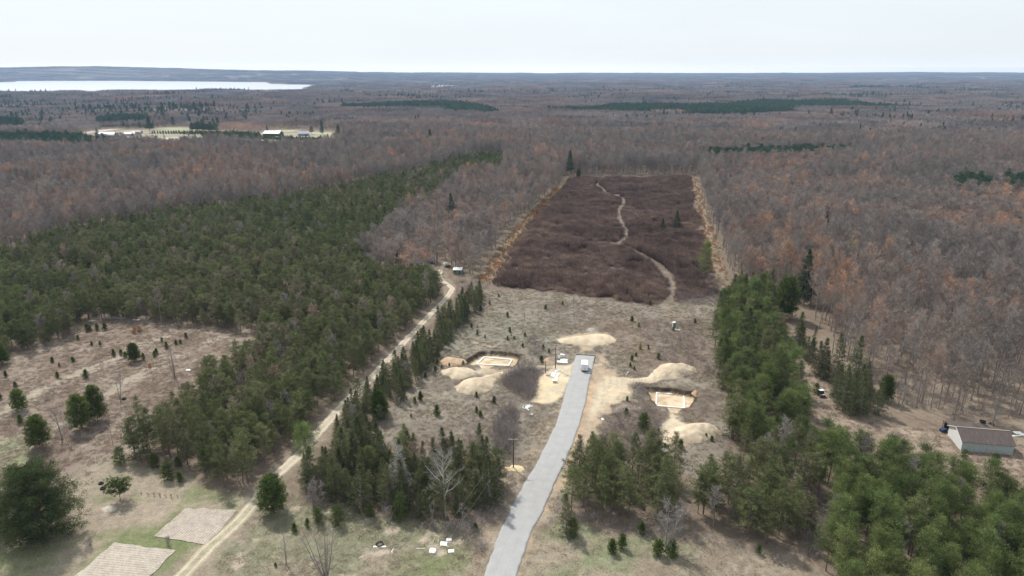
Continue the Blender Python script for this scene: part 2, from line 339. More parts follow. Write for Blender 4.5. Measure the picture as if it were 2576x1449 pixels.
EXCL = {k: G2(v) for k, v in dict(dec=DEC, plant=PLANT, belt=BELT, midr=MIDR, midr2=MIDR2, corner=CORNER, spr=SPR, strip=STRIP, sprr=SPRR, farf=FIELD_FAR, fieldl=FIELD_L, thick=THICK).items()}
LANE_G = G2(LANE); TRACK_G = G2(TRACK)
ROAD_G = G2(ROAD_L+ROAD_R[::-1])

# ------------------------------------------------------------------ ground
def axis(lo, hi, a, b, d, g):
    mid = np.arange(a, b+1e-6, d)
    up = []; x = b; s = d
    while x < hi: s *= g; x += s; up.append(x)
    dn = []; x = a; s = d
    while x > lo: s *= g; x -= s; dn.append(x)
    return np.concatenate([dn[::-1], mid, up])
gx = axis(-16000, 16000, -112, 112, .5, 1.035); gy = axis(-400, 13500, 112, 330, .5, 1.03)
X, Y = np.meshgrid(gx, gy, indexing='xy'); shp = X.shape; X = X.ravel(); Y = Y.ravel()
Z = terrain(X, Y)
near = (Y > 95) & (Y < 760) & (np.abs(X) < 560)
xn, yn = X[near], Y[near]
w1 = (vnoise(xn, yn, 3.0, 3)-.5)*2; w2 = (vnoise(xn, yn, 1.1, 4)-.5)*2
def msk(poly, soft=1.0, amp=1.0, ground=False):
    P = poly if ground else G2(poly)
    out = np.zeros(xn.shape)
    lo = P.min(0)-8; hi = P.max(0)+8
    b = (xn > lo[0]) & (xn < hi[0]) & (yn > lo[1]) & (yn < hi[1])
    d = sdpoly(xn[b], yn[b], P)+amp*(w1[b]+.5*w2[b])
    out[b] = sst(-soft, soft, d); return out
def lmsk(line, w, soft=.6, amp=.3):
    d = w-dline(xn, yn, G2(line))+amp*(w1+.6*w2); return sst(-soft, soft, d)
col = np.zeros((len(xn), 3)); col[:] = (.225, .175, .130)
big = fbm(xn, yn, 14, 21, 4); fine = fbm(xn, yn, 2.2, 22, 3); fin2 = vnoise(xn, yn, .8, 23)
def lay(m, c, c2=None, f=None):
    global col
    c = np.array(c)
    if c2 is not None: c = c[None]*(1-f[:, None])+np.array(c2)[None]*f[:, None]
    col = col*(1-m[:, None])+c*m[:, None]
def nz(s, seed, lo=.35, hi=.65): return sst(lo, hi, fbm(xn, yn, s, seed, 4))
# left field, with paler mown tracks
mL = msk(FIELD_L, 1.5, 1); lay(mL, (.245, .185, .145), (.30, .245, .195), nz(9, 1))
for ln, w in (([(-60, 1065), (0, 1042), (100, 985), (230, 925), (370, 862), (440, 832)], 2.2), ([(-60, 925), (30, 905), (120, 872), (200, 838)], 2.0),
              ([(150, 1070), (240, 1010), (330, 952), (440, 903), (540, 852), (620, 836)], 2.3), ([(120, 1250), (210, 1202), (290, 1150), (330, 1128)], 2.2)):
    lay(lmsk(ln, w, 1.2, .8)*.9, (.375, .32, .25))
lay(msk([(-400, 1120), (0, 1105), (60, 1100), (88, 1140), (92, 1180), (60, 1215), (-50, 1240), (-400, 1300)], 2, 1.6), (.27, .28, .165), (.34, .30, .21), nz(5, 3))
# home lawn, left of the lane
mG = msk([(-400, 1260), (110, 1240), (283, 1158), (330, 1165), (365, 1180), (470, 1200), (560, 1240), (640, 1240), (620, 1285), (440, 1475), (300, 1640), (-700, 1640)], 2, 1.4)
lay(mG, (.225, .235, .125), (.335, .285, .205), nz(7, 4))
lay(mG*nz(16, 5, .45, .6)*.8, (.33, .275, .205))
for q in ([(370, 1340), (620, 1272), (560, 1400), (420, 1475), (380, 1440)], [(190, 1449), (280, 1358), (450, 1385), (380, 1475), (180, 1475)], [(230, 1340), (330, 1330), (440, 1365), (300, 1372)]):
    lay(msk(q, 2, 1.5)*.65, (.175, .215, .085))
lay(msk([(200, 1268), (300, 1255), (420, 1262), (400, 1300), (260, 1330), (150, 1300)], 2, 2)*.7, (.38, .31, .24))
lay(msk([(258, 1277), (270, 1272), (290, 1275), (285, 1284), (265, 1284)], .5, .4), (.55, .50, .42))
lay(msk([(352, 1232), (455, 1246), (460, 1258), (350, 1252)], .8, .4)*.7, (.40, .33, .25))
# between lane and road, foreground
mF = msk([(650, 1260), (700, 1230), (760, 1255), (950, 1300), (1180, 1320), (1250, 1300), (1225, 1400), (1200, 1475), (1100, 1640), (300, 1640), (470, 1449), (600, 1330)], 2, 1.5)
lay(mF, (.30, .25, .185), (.24, .235, .15), nz(8, 6))
lay(msk([(560, 1449), (640, 1340), (740, 1330), (690, 1449), (660, 1640), (400, 1640)], 3, 2)*.8, (.235, .245, .145), (.30, .27, .19), nz(4, 7))
lay(msk([(1010, 1449), (1030, 1400), (1120, 1385), (1200, 1395), (1195, 1449), (1150, 1560), (1000, 1560)], 3, 2)*.8, (.185, .225, .09), (.27, .25, .16), nz(4, 8))
lay(msk([(900, 1320), (1000, 1330), (990, 1400), (900, 1380), (870, 1340)], 3, 2)*.6, (.22, .225, .14))
lay(mF*nz(3.5, 9, .62, .74), (.44, .37, .29))
# right of the road, foreground
lay(msk([(1320, 1400), (1350, 1330), (1420, 1320), (1560, 1345), (1700, 1360), (1860, 1370), (2080, 1440), (2200, 1640), (1240, 1640)], 2.5, 1.8), (.235, .245, .145), (.33, .28, .205), nz(8, 10))
lay(msk([(1600, 1400), (1760, 1370), (2020, 1400), (2060, 1475), (2100, 1640), (1600, 1640)], 3, 2)*.8, (.34, .28, .21), (.27, .21, .16), nz(3, 11))
# main clearing
CLEAR = [(1222, 730), (1340, 730), (1440, 742), (1530, 755), (1625, 768), (1810, 745), (1835, 760), (1800, 860), (1815, 960), (1830, 1060), (1845, 1140), (1745, 1200), (1690, 1190), (1600, 1175), (1500, 1160), (1460, 1180), (1380, 1330), (1250, 1330), (1270, 1190), (1240, 1145), (1100, 1120), (940, 1120), (960, 1060), (1050, 960), (1110, 880), (1180, 800)]
mC = msk(CLEAR, 1.5, 1); lay(mC, (.225, .192, .155), (.285, .25, .197), nz(9, 12))
lay(msk([(1130, 830), (1200, 790), (1340, 800), (1430, 840), (1400, 880), (1200, 880), (1110, 905)], 4, 2.5)*.75, (.215, .215, .165), (.27, .25, .19), nz(3, 13))
lay(msk([(1500, 800), (1780, 800), (1800, 960), (1600, 930), (1530, 880)], 4, 2.5)*.8, (.21, .155, .12), (.27, .215, .165), nz(4, 14))
lay(msk([(1530, 1000), (1640, 1010), (1680, 1040), (1690, 1100), (1600, 1150), (1480, 1150), (1500, 1080)], 2, 1.5)*.85, (.155, .12, .095), (.21, .165, .13), nz(3, 15))
lay(msk([(1240, 940), (1380, 900), (1370, 1000), (1280, 1010)], 3, 2)*.6, (.17, .14, .12))
lay(msk([(1720, 985), (1800, 960), (1820, 1060), (1720, 1060)], 2, 2)*.7, (.16, .12, .095), (.24, .19, .14), nz(3, 16))
# tan leaf-strewn edges of the long thicket
lay(msk([(1210, 700), (1290, 590), (1345, 535), (1400, 470), (1420, 446), (1436, 448), (1416, 482), (1345, 552), (1290, 630), (1240, 715)], 1.5, 1.5), (.36, .255, .16), (.28, .205, .145), nz(4, 17, .4, .6))
lay(msk([(1738, 446), (1754, 446), (1770, 520), (1793, 590), (1822, 680), (1845, 730), (1815, 745), (1790, 680), (1772, 600), (1752, 520)], 1.6, 2.2), (.34, .26, .185), (.27, .20, .14), nz(4, 18, .4, .6))
lay(msk(THICK, 3.0, 3), (.18, .135, .115), (.26, .205, .155), nz(7, 19, .5, .75))
for ln, w in ((TRACK, 1.5), ([(1560, 500), (1566, 520), (1560, 560), (1570, 590)], 2.3)): lay(lmsk(ln, w, .9, 1.0)*.85, (.275, .228, .172), (.205, .165, .13), nz(4, 180, .4, .6))
lay(lmsk([(1682, 770), (1690, 800), (1688, 830)], 2.0, 2, .8)*.5, (.32, .27, .20))
# clearing right of the belt, barn yard and open leaf litter under the near maples
lay(msk([(1985, 880), (2060, 890), (2100, 1000), (2160, 1060), (2400, 1085), (2576, 1100), (2900, 1130), (2900, 1330), (2500, 1235), (2400, 1190), (2200, 1130), (2040, 1110), (2020, 1000)], 2, 1.5), (.28, .215, .165), (.35, .28, .21), nz(4, 24))
lay(msk([(2060, 850), (2200, 940), (2500, 960), (3100, 990), (3100, 1120), (2560, 1075), (2400, 1060), (2230, 1040), (2140, 960)], 4, 3)*.8, (.33, .27, .20), (.27, .21, .16), nz(4, 25))
# sand: flats, pads, haul ways
SAND = (.52, .44, .325); SAND2 = (.44, .36, .26)
lay(msk([(1425, 1130), (1462, 1053), (1478, 960), (1496, 915), (1512, 900), (1530, 925), (1560, 945), (1600, 962), (1585, 1000), (1545, 1020), (1520, 1060), (1490, 1120), (1460, 1160), (1400, 1250), (1370, 1310), (1350, 1340), (1330, 1400), (1310, 1460), (1300, 1460), (1330, 1350), (1380, 1252), (1416, 1172)], 1.6, 1.0), SAND2, (.46, .35, .25), nz(4, 26))
lay(msk([(1500, 960), (1550, 950), (1600, 965), (1590, 1002), (1530, 1015), (1490, 1060), (1478, 1050)], 1.5, 1), SAND)
lay(msk([(1483, 955), (1500, 962), (1470, 1060), (1440, 1130), (1430, 1128), (1460, 1055)], 1, .6)*.6, (.52, .34, .21))
lay(msk([(1290, 1180), (1340, 1120), (1370, 1060), (1400, 1020), (1432, 950), (1400, 1060), (1352, 1154), (1292, 1256), (1255, 1330), (1232, 1392), (1210, 1452), (1170, 1475), (1180, 1430), (1215, 1340), (1240, 1270)], 2, 1.6), (.385, .315, .24), (.33, .26, .19), nz(3, 27))
lay(msk([Rl(2050, 840), Rl(2120, 790), Rl(2410, 700), Rl(2520, 650), Rl(2480, 900), Rl(2380, 1080), Rl(2240, 1230), Rl(2060, 1255), Rl(1930, 1225), Rl(1960, 1040), Rl(2010, 900)], .8, .6), SAND, (.60, .48, .32), nz(4, 28))
lay(msk([Rl(1190, 705), Rl(1330, 712), Rl(1720, 700), Rl(2100, 700), Rl(2420, 700), Rl(2380, 760), Rl(1950, 745), Rl(1700, 760), Rl(1560, 880), Rl(1380, 900), Rl(1180, 850), Rl(1060, 790)], .9, .7), SAND2, SAND, nz(4, 29))
lay(msk([Rl(1030, 345), Rl(1090, 350), Rl(1230, 400), Rl(1390, 425), Rl(1380, 445), Rl(1210, 425), Rl(1080, 385)], .5, .5), (.44, .33, .24))
lay(msk([Rl(1890, 345), Rl(2010, 325), Rl(2020, 345), Rl(1900, 370)], .5, .5), (.48, .42, .34))
lay(msk([Rr(70, 215), Rr(150, 180), Rr(400, 150), Rr(560, 150), Rr(640, 215), Rr(560, 265), Rr(430, 285), Rr(440, 330), Rr(300, 330), Rr(280, 275), Rr(120, 265)], 1.0, .8), SAND2, (.45, .36, .26), nz(3, 30))
lay(msk([Rr(440, 380), Rr(540, 330), Rr(560, 480), Rr(520, 600), Rr(420, 640)], 1.5, 1.2)*.8, (.46, .37, .27), (.36, .28, .20), nz(2, 31))
lay(msk([Rr(520, 570), Rr(700, 585), Rr(860, 600), Rr(980, 570), Rr(1080, 520), Rr(1150, 560), Rr(1020, 630), Rr(960, 645), Rr(820, 635), Rr(640, 640), Rr(540, 640)], .8, .6), SAND)
lay(msk([Rr(600, 870), Rr(700, 840), Rr(900, 870), Rr(900, 895), Rr(700, 905), Rr(640, 935)], 1, .8)*.7, (.40, .34, .27))
lay(msk([Rr(1160, 900), Rr(1235, 900), Rr(1240, 1010), Rr(1330, 1040), Rr(1260, 1110), Rr(1060, 1150), Rr(1030, 1075), Rr(1130, 1010), Rr(1160, 970)], .6, .5), SAND)
lay(lmsk([(1170, 890), (1180, 886)], .4, .4), SAND2)
for off in (4.6, 6.3, 8.4, 10.0):
    ln_ = [(u_+off*ppm(v_), v_) for u_, v_ in [(1497, 896), (1491, 925), (1484, 952.8), (1474, 1010), (1463, 1053), (1434, 1135), (1416, 1172)]]
    lay(lmsk([(u_-0*ppm(v_), v_) for u_, v_ in ln_], .22, .25, .15)*(mm_ := sst(.33, .42, col[:, 0]))*.22, (.36, .285, .205))
# garden-side tracks are laid as sheets; sandy verge of the lane
dl = dline(xn, yn, LANE_G)
lay(sst(4.2, 2.2, dl+w1*.8)*.75, (.33, .27, .205))
# the two footing pits: cut banks, floor and ramps
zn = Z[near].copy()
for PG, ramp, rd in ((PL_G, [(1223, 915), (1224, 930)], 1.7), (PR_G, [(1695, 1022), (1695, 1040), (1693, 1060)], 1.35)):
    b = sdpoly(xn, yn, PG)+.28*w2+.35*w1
    depth = sst(-.05, 1.1, b)
    RG = G2(ramp); rl = dline(xn, yn, RG)
    alen = np.linalg.norm(RG[0]-RG[-1]); dd = (RG[-1]-RG[0])/alen
    s = (xn-RG[0][0])*dd[0]+(yn-RG[0][1])*dd[1]
    rk = sst(rd+.7, rd-.3, np.abs((xn-RG[0][0])*dd[1]-(yn-RG[0][1])*dd[0]))*np.clip(1-s/alen, 0, 1)*(s > -3)
    tot = np.maximum(depth, rk*(b < 2)*(s < alen))
    zn = zn-PIT_D*tot
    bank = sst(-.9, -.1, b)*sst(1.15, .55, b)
    flo = sst(.4, 1.3, b)
    lay(np.clip(flo, 0, 1), (.60, .48, .33), (.50, .39, .26), nz(2, 40))
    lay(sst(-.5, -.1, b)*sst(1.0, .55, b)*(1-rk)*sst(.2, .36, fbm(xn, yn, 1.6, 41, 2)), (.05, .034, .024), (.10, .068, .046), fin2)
    lay(rk*(b < 1), SAND)
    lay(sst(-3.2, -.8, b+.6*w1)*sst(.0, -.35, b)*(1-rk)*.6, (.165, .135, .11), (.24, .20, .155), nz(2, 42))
# small relief everywhere except under sheets
rough_z = (vnoise(xn, yn, 1.7, 50)-.5)*.06+(vnoise(xn, yn, 6, 51)-.5)*.22
keep = np.ones(xn.shape)
keep *= sst(.6, 2.5, -sdpoly(xn, yn, ROAD_G)); keep *= sst(2.2, 4, dl)
for q in ([(380, 1353), (464, 1275), (602, 1280), (518, 1372)], [(188, 1452), (286, 1362), (442, 1383), (350, 1480), (190, 1480)]):
    keep *= sst(0, 1.5, -sdpoly(xn, yn, G2(q)))
for PG in (PL_G, PR_G): keep *= sst(-.3, 1, -sdpoly(xn, yn, PG))
zn = zn+rough_z*keep-.05
lum = col[:, 0].copy(); gs = .08*sst(.42, .34, lum)[:, None]; col = col*(1-gs)+col.mean(1)[:, None]*gs*1.02; col *= (.755+.185*sst(.42, .6, lum))[:, None]*(.78+.44*(.5*fine+.3*fin2+.2*big))[:, None]
Z[near] = zn
Z[~near] -= .05
COL = np.zeros((len(X), 3)); COL[:] = (.20, .155, .12)
far = ~near
ff = fbm(X[far], Y[far], 60, 61, 3); cf = COL[far]*(.8+.4*ff)[:, None]
mf = sst(-3, 3, sdpoly(X[far], Y[far], EXCL['farf']))
st = .5+.5*np.sin(Y[far]/7.0)
fc = .8*np.array((.30, .275, .205))[None]*(1-st[:, None]*.5)+np.array((.42, .38, .28))[None]*st[:, None]*.5
cf = cf*(1-mf[:, None])+fc*mf[:, None]
for q, c in (([(152, 339), (147, 337.5), (200, 330.5), (290, 318.5), (292, 320.5), (210, 333)], (.50, .46, .40)), ([(410, 324), (490, 325), (500, 317.5), (400, 316)], (.30, .30, .19)),
             ([(705, 332), (745, 333), (745, 325.5), (690, 326)], (.34, .33, .22)), ([(780, 338), (850, 340), (846, 331), (778, 332)], (.33, .34, .22)),
             ([(640, 357), (700, 358), (760, 363), (752, 366), (640, 361)], (.50, .42, .34)), ([(560, 349), (700, 352), (705, 354), (560, 351.5)], (.46, .42, .34)),
             ([(300, 341), (500, 347), (500, 349), (300, 343)], (.50, .46, .38)), ([(1206, 408), (1250, 406), (1262, 416), (1212, 420)], (.44, .42, .27)),
             ([(1180, 375), (1200, 374), (1200, 382), (1180, 382)], (.38, .36, .24)), ([(110, 196.2), (210, 195.6), (215, 198.4), (120, 198.8)], (.42, .40, .32)), ([(450, 193.2), (560, 193.2), (560, 194.6), (450, 194.4)], (.42, .40, .32))):
    m_ = sst(-1.5, 1.5, sdpoly(X[far], Y[far], G2(q))); cf = cf*(1-m_[:, None])+np.array(c)[None]*m_[:, None]
COL[far] = cf
COL[near] = col
RAW = np.zeros(len(X)); RAW[near] = lum
n0, n1 = len(gx), len(gy)
ii = (np.arange(n1-1)[:, None]*n0+np.arange(n0-1)[None]).ravel()
Fq = np.stack([ii, ii+1, ii+1+n0, ii+n0], 1)
mg = bpy.data.materials.new('ground'); mg.use_nodes = True; t = mg.node_tree; p = t.nodes['Principled BSDF']
p.inputs['Roughness'].default_value = 1; p.inputs['Specular IOR Level'].default_value = .05
a = t.nodes.new('ShaderNodeAttribute'); a.attribute_name = 'Col'
g_ = t.nodes.new('ShaderNodeNewGeometry')
na = t.nodes.new('ShaderNodeTexNoise'); na.inputs['Scale'].default_value = 2.2; na.inputs['Detail'].default_value = 8; na.inputs['Roughness'].default_value = .75
nb = t.nodes.new('ShaderNodeTexNoise'); nb.inputs['Scale'].default_value = .55; nb.inputs['Detail'].default_value = 4
t.links.new(g_.outputs['Position'], na.inputs['Vector']); t.links.new(g_.outputs['Position'], nb.inputs['Vector'])
r1 = t.nodes.new('ShaderNodeMapRange'); r1.inputs[1].default_value = .3; r1.inputs[2].default_value = .7; r1.inputs[3].default_value = .72; r1.inputs[4].default_value = 1.28
t.links.new(na.outputs[0], r1.inputs[0])
r2 = t.nodes.new('ShaderNodeMapRange'); r2.inputs[1].default_value = .3; r2.inputs[2].default_value = .7; r2.inputs[3].default_value = .85; r2.inputs[4].default_value = 1.15
t.links.new(nb.outputs[0], r2.inputs[0])
mm = t.nodes.new('ShaderNodeMath'); mm.operation = 'MULTIPLY'; t.links.new(r1.outputs[0], mm.inputs[0]); t.links.new(r2.outputs[0], mm.inputs[1])
# sand is smoother than litter: lighter colours get less mottling
vs = t.nodes.new('ShaderNodeVectorMath'); vs.operation = 'SCALE'
sep = t.nodes.new('ShaderNodeSeparateColor'); t.links.new(a.outputs['Color'], sep.inputs[0])
rs = t.nodes.new('ShaderNodeMapRange'); rs.inputs[1].default_value = .36; rs.inputs[2].default_value = .5; rs.inputs[3].default_value = 1; rs.inputs[4].default_value = .3
t.links.new(sep.outputs[0], rs.inputs[0])
mx = t.nodes.new('ShaderNodeMix'); mx.data_type = 'FLOAT'; mx.inputs[2].default_value = 1.0
t.links.new(rs.outputs[0], mx.inputs[0]); t.links.new(mm.outputs[0], mx.inputs[3])
t.links.new(a.outputs['Color'], vs.inputs[0]); t.links.new(mx.outputs[0], vs.inputs['Scale']); t.links.new(vs.outputs[0], p.inputs['Base Color'])
bp = t.nodes.new('ShaderNodeBump'); bp.inputs['Strength'].default_value = .35; bp.inputs['Distance'].default_value = .08
t.links.new(na.outputs[0], bp.inputs['Height']); t.links.new(bp.outputs[0], p.inputs['Normal'])
gme = mesh_from('ground', np.stack([X, Y, Z], 1), [Fq], [mg], col=COL, smooth=True)
ground = link(bpy.data.objects.new('ground', gme)); tag(ground, kind='structure')
def gz(x, y):
    """ground height by bilinear lookup"""
    x = np.atleast_1d(x); y = np.atleast_1d(y)
    i = np.clip(np.searchsorted(gx, x)-1, 0, n0-2); j = np.clip(np.searchsorted(gy, y)-1, 0, n1-2)
    fx = (x-gx[i])/(gx[i+1]-gx[i]); fy = (y-gy[j])/(gy[j+1]-gy[j]); Zg = Z.reshape(shp)
    return (Zg[j, i]*(1-fx)+Zg[j, i+1]*fx)*(1-fy)+(Zg[j+1, i]*(1-fx)+Zg[j+1, i+1]*fx)*fy
def atg(u, v):
    x, y, z = at(u, v); z = float(gz(x, y)[0]); return (x, y, z)

# ------------------------------------------------------------------ water
mw = mat('water', (.30, .33, .37), .22, spec=.9, bump=0)
mw.node_tree.nodes['Principled BSDF'].inputs['Base Color'].default_value = (.40, .41, .44, 1)
mw.node_tree.nodes['Principled BSDF'].inputs['Roughness'].default_value = .35
def flat(name, P, z, m):
    b = MB(); V = [(x, y, z) for x, y in P]; b.add(V, [tuple(range(len(V)))])
    return b.build(name, m)
lake = flat('lake', [tuple(q) for q in LAKE_G[::-1]], -1.4, mw); tag(lake, kind='structure')
lk = tag(flat('pond', [tuple(q) for q in POND_G[::-1]], -1.4, mw), kind='structure')

# ------------------------------------------------------------------ road, lane, garden beds
def resamp(P, step):
    P = np.array(P, float); d = np.r_[0, np.cumsum(np.linalg.norm(np.diff(P, axis=0), axis=1))]
    n = max(2, int(d[-1]/step)+1); q = np.linspace(0, d[-1], n)
    return np.stack([np.interp(q, d, P[:, k]) for k in range(2)], 1)
def smooth_line(P, k=4):
    for _ in range(k):
        Q = P.copy(); Q[1:-1] = .25*P[:-2]+.5*P[1:-1]+.25*P[2:]; P = Q
    return P
rl = G2(ROAD_L); rr = G2(ROAD_R)
nr = 320
def rs_n(P, n):
    d = np.r_[0, np.cumsum(np.linalg.norm(np.diff(P, axis=0), axis=1))]; q = np.linspace(0, d[-1], n)
    return smooth_line(np.stack([np.interp(q, d, P[:, k]) for k in range(2)], 1), 20)
A = rs_n(rl, nr); B = rs_n(rr, nr)
rng = np.random.default_rng(7)
for E_, sgn in ((A, 1), (B, -1)):
    E_[:, 0] += (vnoise(E_[:, 1], E_[:, 1]*0, 2.3, 8)-.5)*.2+(vnoise(E_[:, 1], E_[:, 1]*0, .7, 9)-.5)*.18
ncol = 14; V = []; Vc = []
for k in range(ncol+1):
    f = k/ncol; P_ = A*(1-f)+B*f
    V.append(np.c_[P_, np.full(nr, .035+.05*math.sin(math.pi*f))])
V = [np.c_[A, np.full(nr, -.12)]]+V+[np.c_[B, np.full(nr, -.12)]]
V = np.stack(V, 1).reshape(-1, 3); w = ncol+3
ii = (np.arange(nr-1)[:, None]*w+np.arange(w-1)[None]).ravel()
end = np.array([[k, k+1, w*0+k+1, k] for k in range(0)])
# uv-like road coordinate for the paving seams
vv = (np.arange(len(V)) % w-1)/ncol
mro = bpy.data.materials.new('asphalt'); mro.use_nodes = True; t = mro.node_tree; p = t.nodes['Principled BSDF']; p.inputs['Roughness'].default_value = .85; p.inputs['Specular IOR Level'].default_value = .25
at_ = t.nodes.new('ShaderNodeAttribute'); at_.attribute_name = 'shade'; ge = t.nodes.new('ShaderNodeNewGeometry')
n1_ = t.nodes.new('ShaderNodeTexNoise'); n1_.inputs['Scale'].default_value = .5; n1_.inputs['Detail'].default_value = 6
n2_ = t.nodes.new('ShaderNodeTexNoise'); n2_.inputs['Scale'].default_value = 9; n2_.inputs['Detail'].default_value = 4
for q in (n1_, n2_): t.links.new(ge.outputs['Position'], q.inputs['Vector'])
rp = t.nodes.new('ShaderNodeValToRGB'); rp.color_ramp.elements[0].position = .3; rp.color_ramp.elements[0].color = (.285, .283, .280, 1); rp.color_ramp.elements[1].position = .7; rp.color_ramp.elements[1].color = (.355, .352, .348, 1)
ad = t.nodes.new('ShaderNodeMath'); ad.operation = 'MULTIPLY_ADD'; ad.inputs[1].default_value = .6; t.links.new(n1_.outputs[0], ad.inputs[0])
ad2 = t.nodes.new('ShaderNodeMath'); ad2.operation = 'MULTIPLY'; ad2.inputs[1].default_value = .4; t.links.new(n2_.outputs[0], ad2.inputs[0]); t.links.new(ad2.outputs[0], ad.inputs[2]); t.links.new(ad.outputs[0], rp.inputs[0])
wv = t.nodes.new('ShaderNodeMath'); wv.operation = 'PINGPONG'; wv.inputs[1].default_value = .165   # paving seams
wa = t.nodes.new('ShaderNodeMath'); wa.operation = 'MULTIPLY_ADD'; wa.inputs[1].default_value = .03; t.links.new(n1_.outputs[0], wa.inputs[0]); t.links.new(at_.outputs['Fac'], wa.inputs[2])
t.links.new(wa.outputs[0], wv.inputs[0])
cr = t.nodes.new('ShaderNodeMapRange'); cr.inputs[1].default_value = 0.0; cr.inputs[2].default_value = .012; cr.inputs[3].default_value = .86; cr.inputs[4].default_value = 1; t.links.new(wv.outputs[0], cr.inputs[0])
vs = t.nodes.new('ShaderNodeVectorMath'); vs.operation = 'SCALE'; t.links.new(rp.outputs[0], vs.inputs[0]); t.links.new(cr.outputs[0], vs.inputs['Scale']); t.links.new(vs.outputs[0], p.inputs['Base Color'])
me = mesh_from('road', V, [np.stack([ii, ii+w, ii+w+1, ii+1], 1)[:, ::-1]], [mro], shade=vv, smooth=False)
road = tag(link(bpy.data.objects.new('road', me)), kind='structure')
# raw black end edge of the asphalt mat
eb = MB(); n_ = 24
for k in range(n_):
    f0, f1 = k/n_, (k+1)/n_; p0 = A[0]*(1-f0)+B[0]*f0; p1 = A[0]*(1-f1)+B[0]*f1
    j = .12*math.sin(k*1.1)+.1*math.sin(k*.5)
    c = (p0+p1)/2; eb.box((c[0], c[1]+.14+j*.3, .05), (abs(p1[0]-p0[0])+.06, .34+j*.5, .19), rz=math.atan2(p1[1]-p0[1], p1[0]-p0[0]))
for k in range(0, 16):
    p0, p1 = B[k], B[k+1]; c = (p0+p1)/2; L = np.linalg.norm(p1-p0); eb.box((c[0]+.08, c[1], .0), (.14, L+.05, .15), rz=math.atan2(p1[1]-p0[1], p1[0]-p0[0])-math.pi/2)
tag(eb.build('road_edge', mat('fresh_asphalt', (.025, .023, .022), .9)), kind='structure')
# gravel lane
Ln = smooth_line(resamp(LANE_G, .8), 6)
tan = np.gradient(Ln, axis=0); tan /= np.linalg.norm(tan, axis=1)[:, None]; nrm = np.stack([-tan[:, 1], tan[:, 0]], 1)
sv = np.arange(len(Ln))*.8; nl = 16; V = []
hw = np.interp(Ln[:, 1], [100, 150, 200, 260, 320], [1.75, 1.6, 1.55, 1.35, 1.2])
lc = []
for k in range(nl+1):
    f = k/nl*2-1; wob = (vnoise(sv, sv*0+abs(f)*0+(f > 0)*99, 2.2, 12)-.5)*.5
    P_ = Ln+nrm*(f*(hw+wob*abs(f)))[:, None]
    V.append(np.c_[P_, np.full(len(Ln), .02-.09*abs(f)**5)])
    tr_ = np.exp(-((abs(f)-.52)/.17)**2); nlane = fbm(P_[:, 0], P_[:, 1], 3, 14, 3); n3 = vnoise(P_[:, 0], P_[:, 1], .9, 15)
    kk = np.clip(tr_*.85+.35*(n3-.5)+.5*(nlane-.5)+.1, 0, 1)
    grav = np.array((.50, .43, .34)); mid = np.array((.33, .29, .22))
    gr = sst(150, 128, P_[:, 1])                    # grassier towards the house
    mid2 = mid[None]*(1-gr[:, None])+np.array((.285, .262, .18))[None]*gr[:, None]
    kk = kk*(1-gr*.1)+(1-gr)*.45*(abs(f) < .85); kk = np.clip(kk, 0, 1)
    lc.append(mid2*(1-kk[:, None])+grav[None]*kk[:, None])
V = np.stack(V, 1).reshape(-1, 3); lc = np.stack(lc, 1).reshape(-1, 3); w = nl+1
ii = (np.arange(len(Ln)-1)[:, None]*w+np.arange(w-1)[None]).ravel()
me = mesh_from('lane', V, [np.stack([ii, ii+1, ii+w+1, ii+w], 1)[:, ::-1]], [mg], col=lc)
tag(link(bpy.data.objects.new('lane', me)), kind='structure')
# tilled garden beds with real furrows
def bed(name, P, rows, dirv, c, label_kind='structure'):
    P = np.array(P); g = np.array(P)
    n, m = (260, 130) if dirv == 0 else (130, 300); V = []; cc = []
    for i in range(n+1):
        for j in range(m+1):
            a_, b_ = i/n, j/m
            q = (P[0]*(1-a_)+P[1]*a_)*(1-b_)+(P[3]*(1-a_)+P[2]*a_)*b_
            V.append((q[0], q[1], a_ if dirv == 0 else b_))
    V = np.array(V); ph = V[:, 2]*rows*2*math.pi; ea_ = np.repeat(np.arange(n+1)/n, m+1); eb_ = np.tile(np.arange(m+1)/m, n+1)
    rx_, ry_ = V[:, 0]*.8+V[:, 1]*.6, V[:, 1]*.8-V[:, 0]*.6; z = .03+.06*(.5+.5*np.cos(ph+.5*(fbm(rx_, ry_, 3, 77, 2)-.5)))-.06*(sst(.04, .0, np.minimum(V[:, 2], 1-V[:, 2])))
    cl = np.array(c)[None]*(.90+.18*(fbm(rx_, ry_, 5.1, 78, 3))[:, None])*(1+.09*np.cos(ph))[:, None]
    V[:, 2] = z; eg_ = sst(.10, 0, np.minimum.reduce([ea_, 1-ea_, eb_, 1-eb_])); V[:, 0] += (fbm(rx_, ry_, 2.3, 81, 2)-.5)*1.1*eg_; V[:, 1] += (fbm(rx_, ry_, 2.7, 82, 2)-.5)*1.1*eg_
    w = m+1; ii = (np.arange(n)[:, None]*w+np.arange(m)[None]).ravel()
    me = mesh_from(name, V, [np.stack([ii, ii+1, ii+w+1, ii+w], 1)], [mg], col=cl, smooth=True)
    o = link(bpy.data.objects.new(name, me)); tag(o, kind='structure'); return o
bed('garden_soil', G2([(466, 1279), (599.5, 1283), (516.5, 1367.6), (382.8, 1350)]), 21, 0, (.37, .325, .275))
bed('garden_soil', G2([(287.6, 1365.5), (439.5, 1384.6), (330, 1500), (140, 1490)]), 22, 1, (.385, .34, .285))

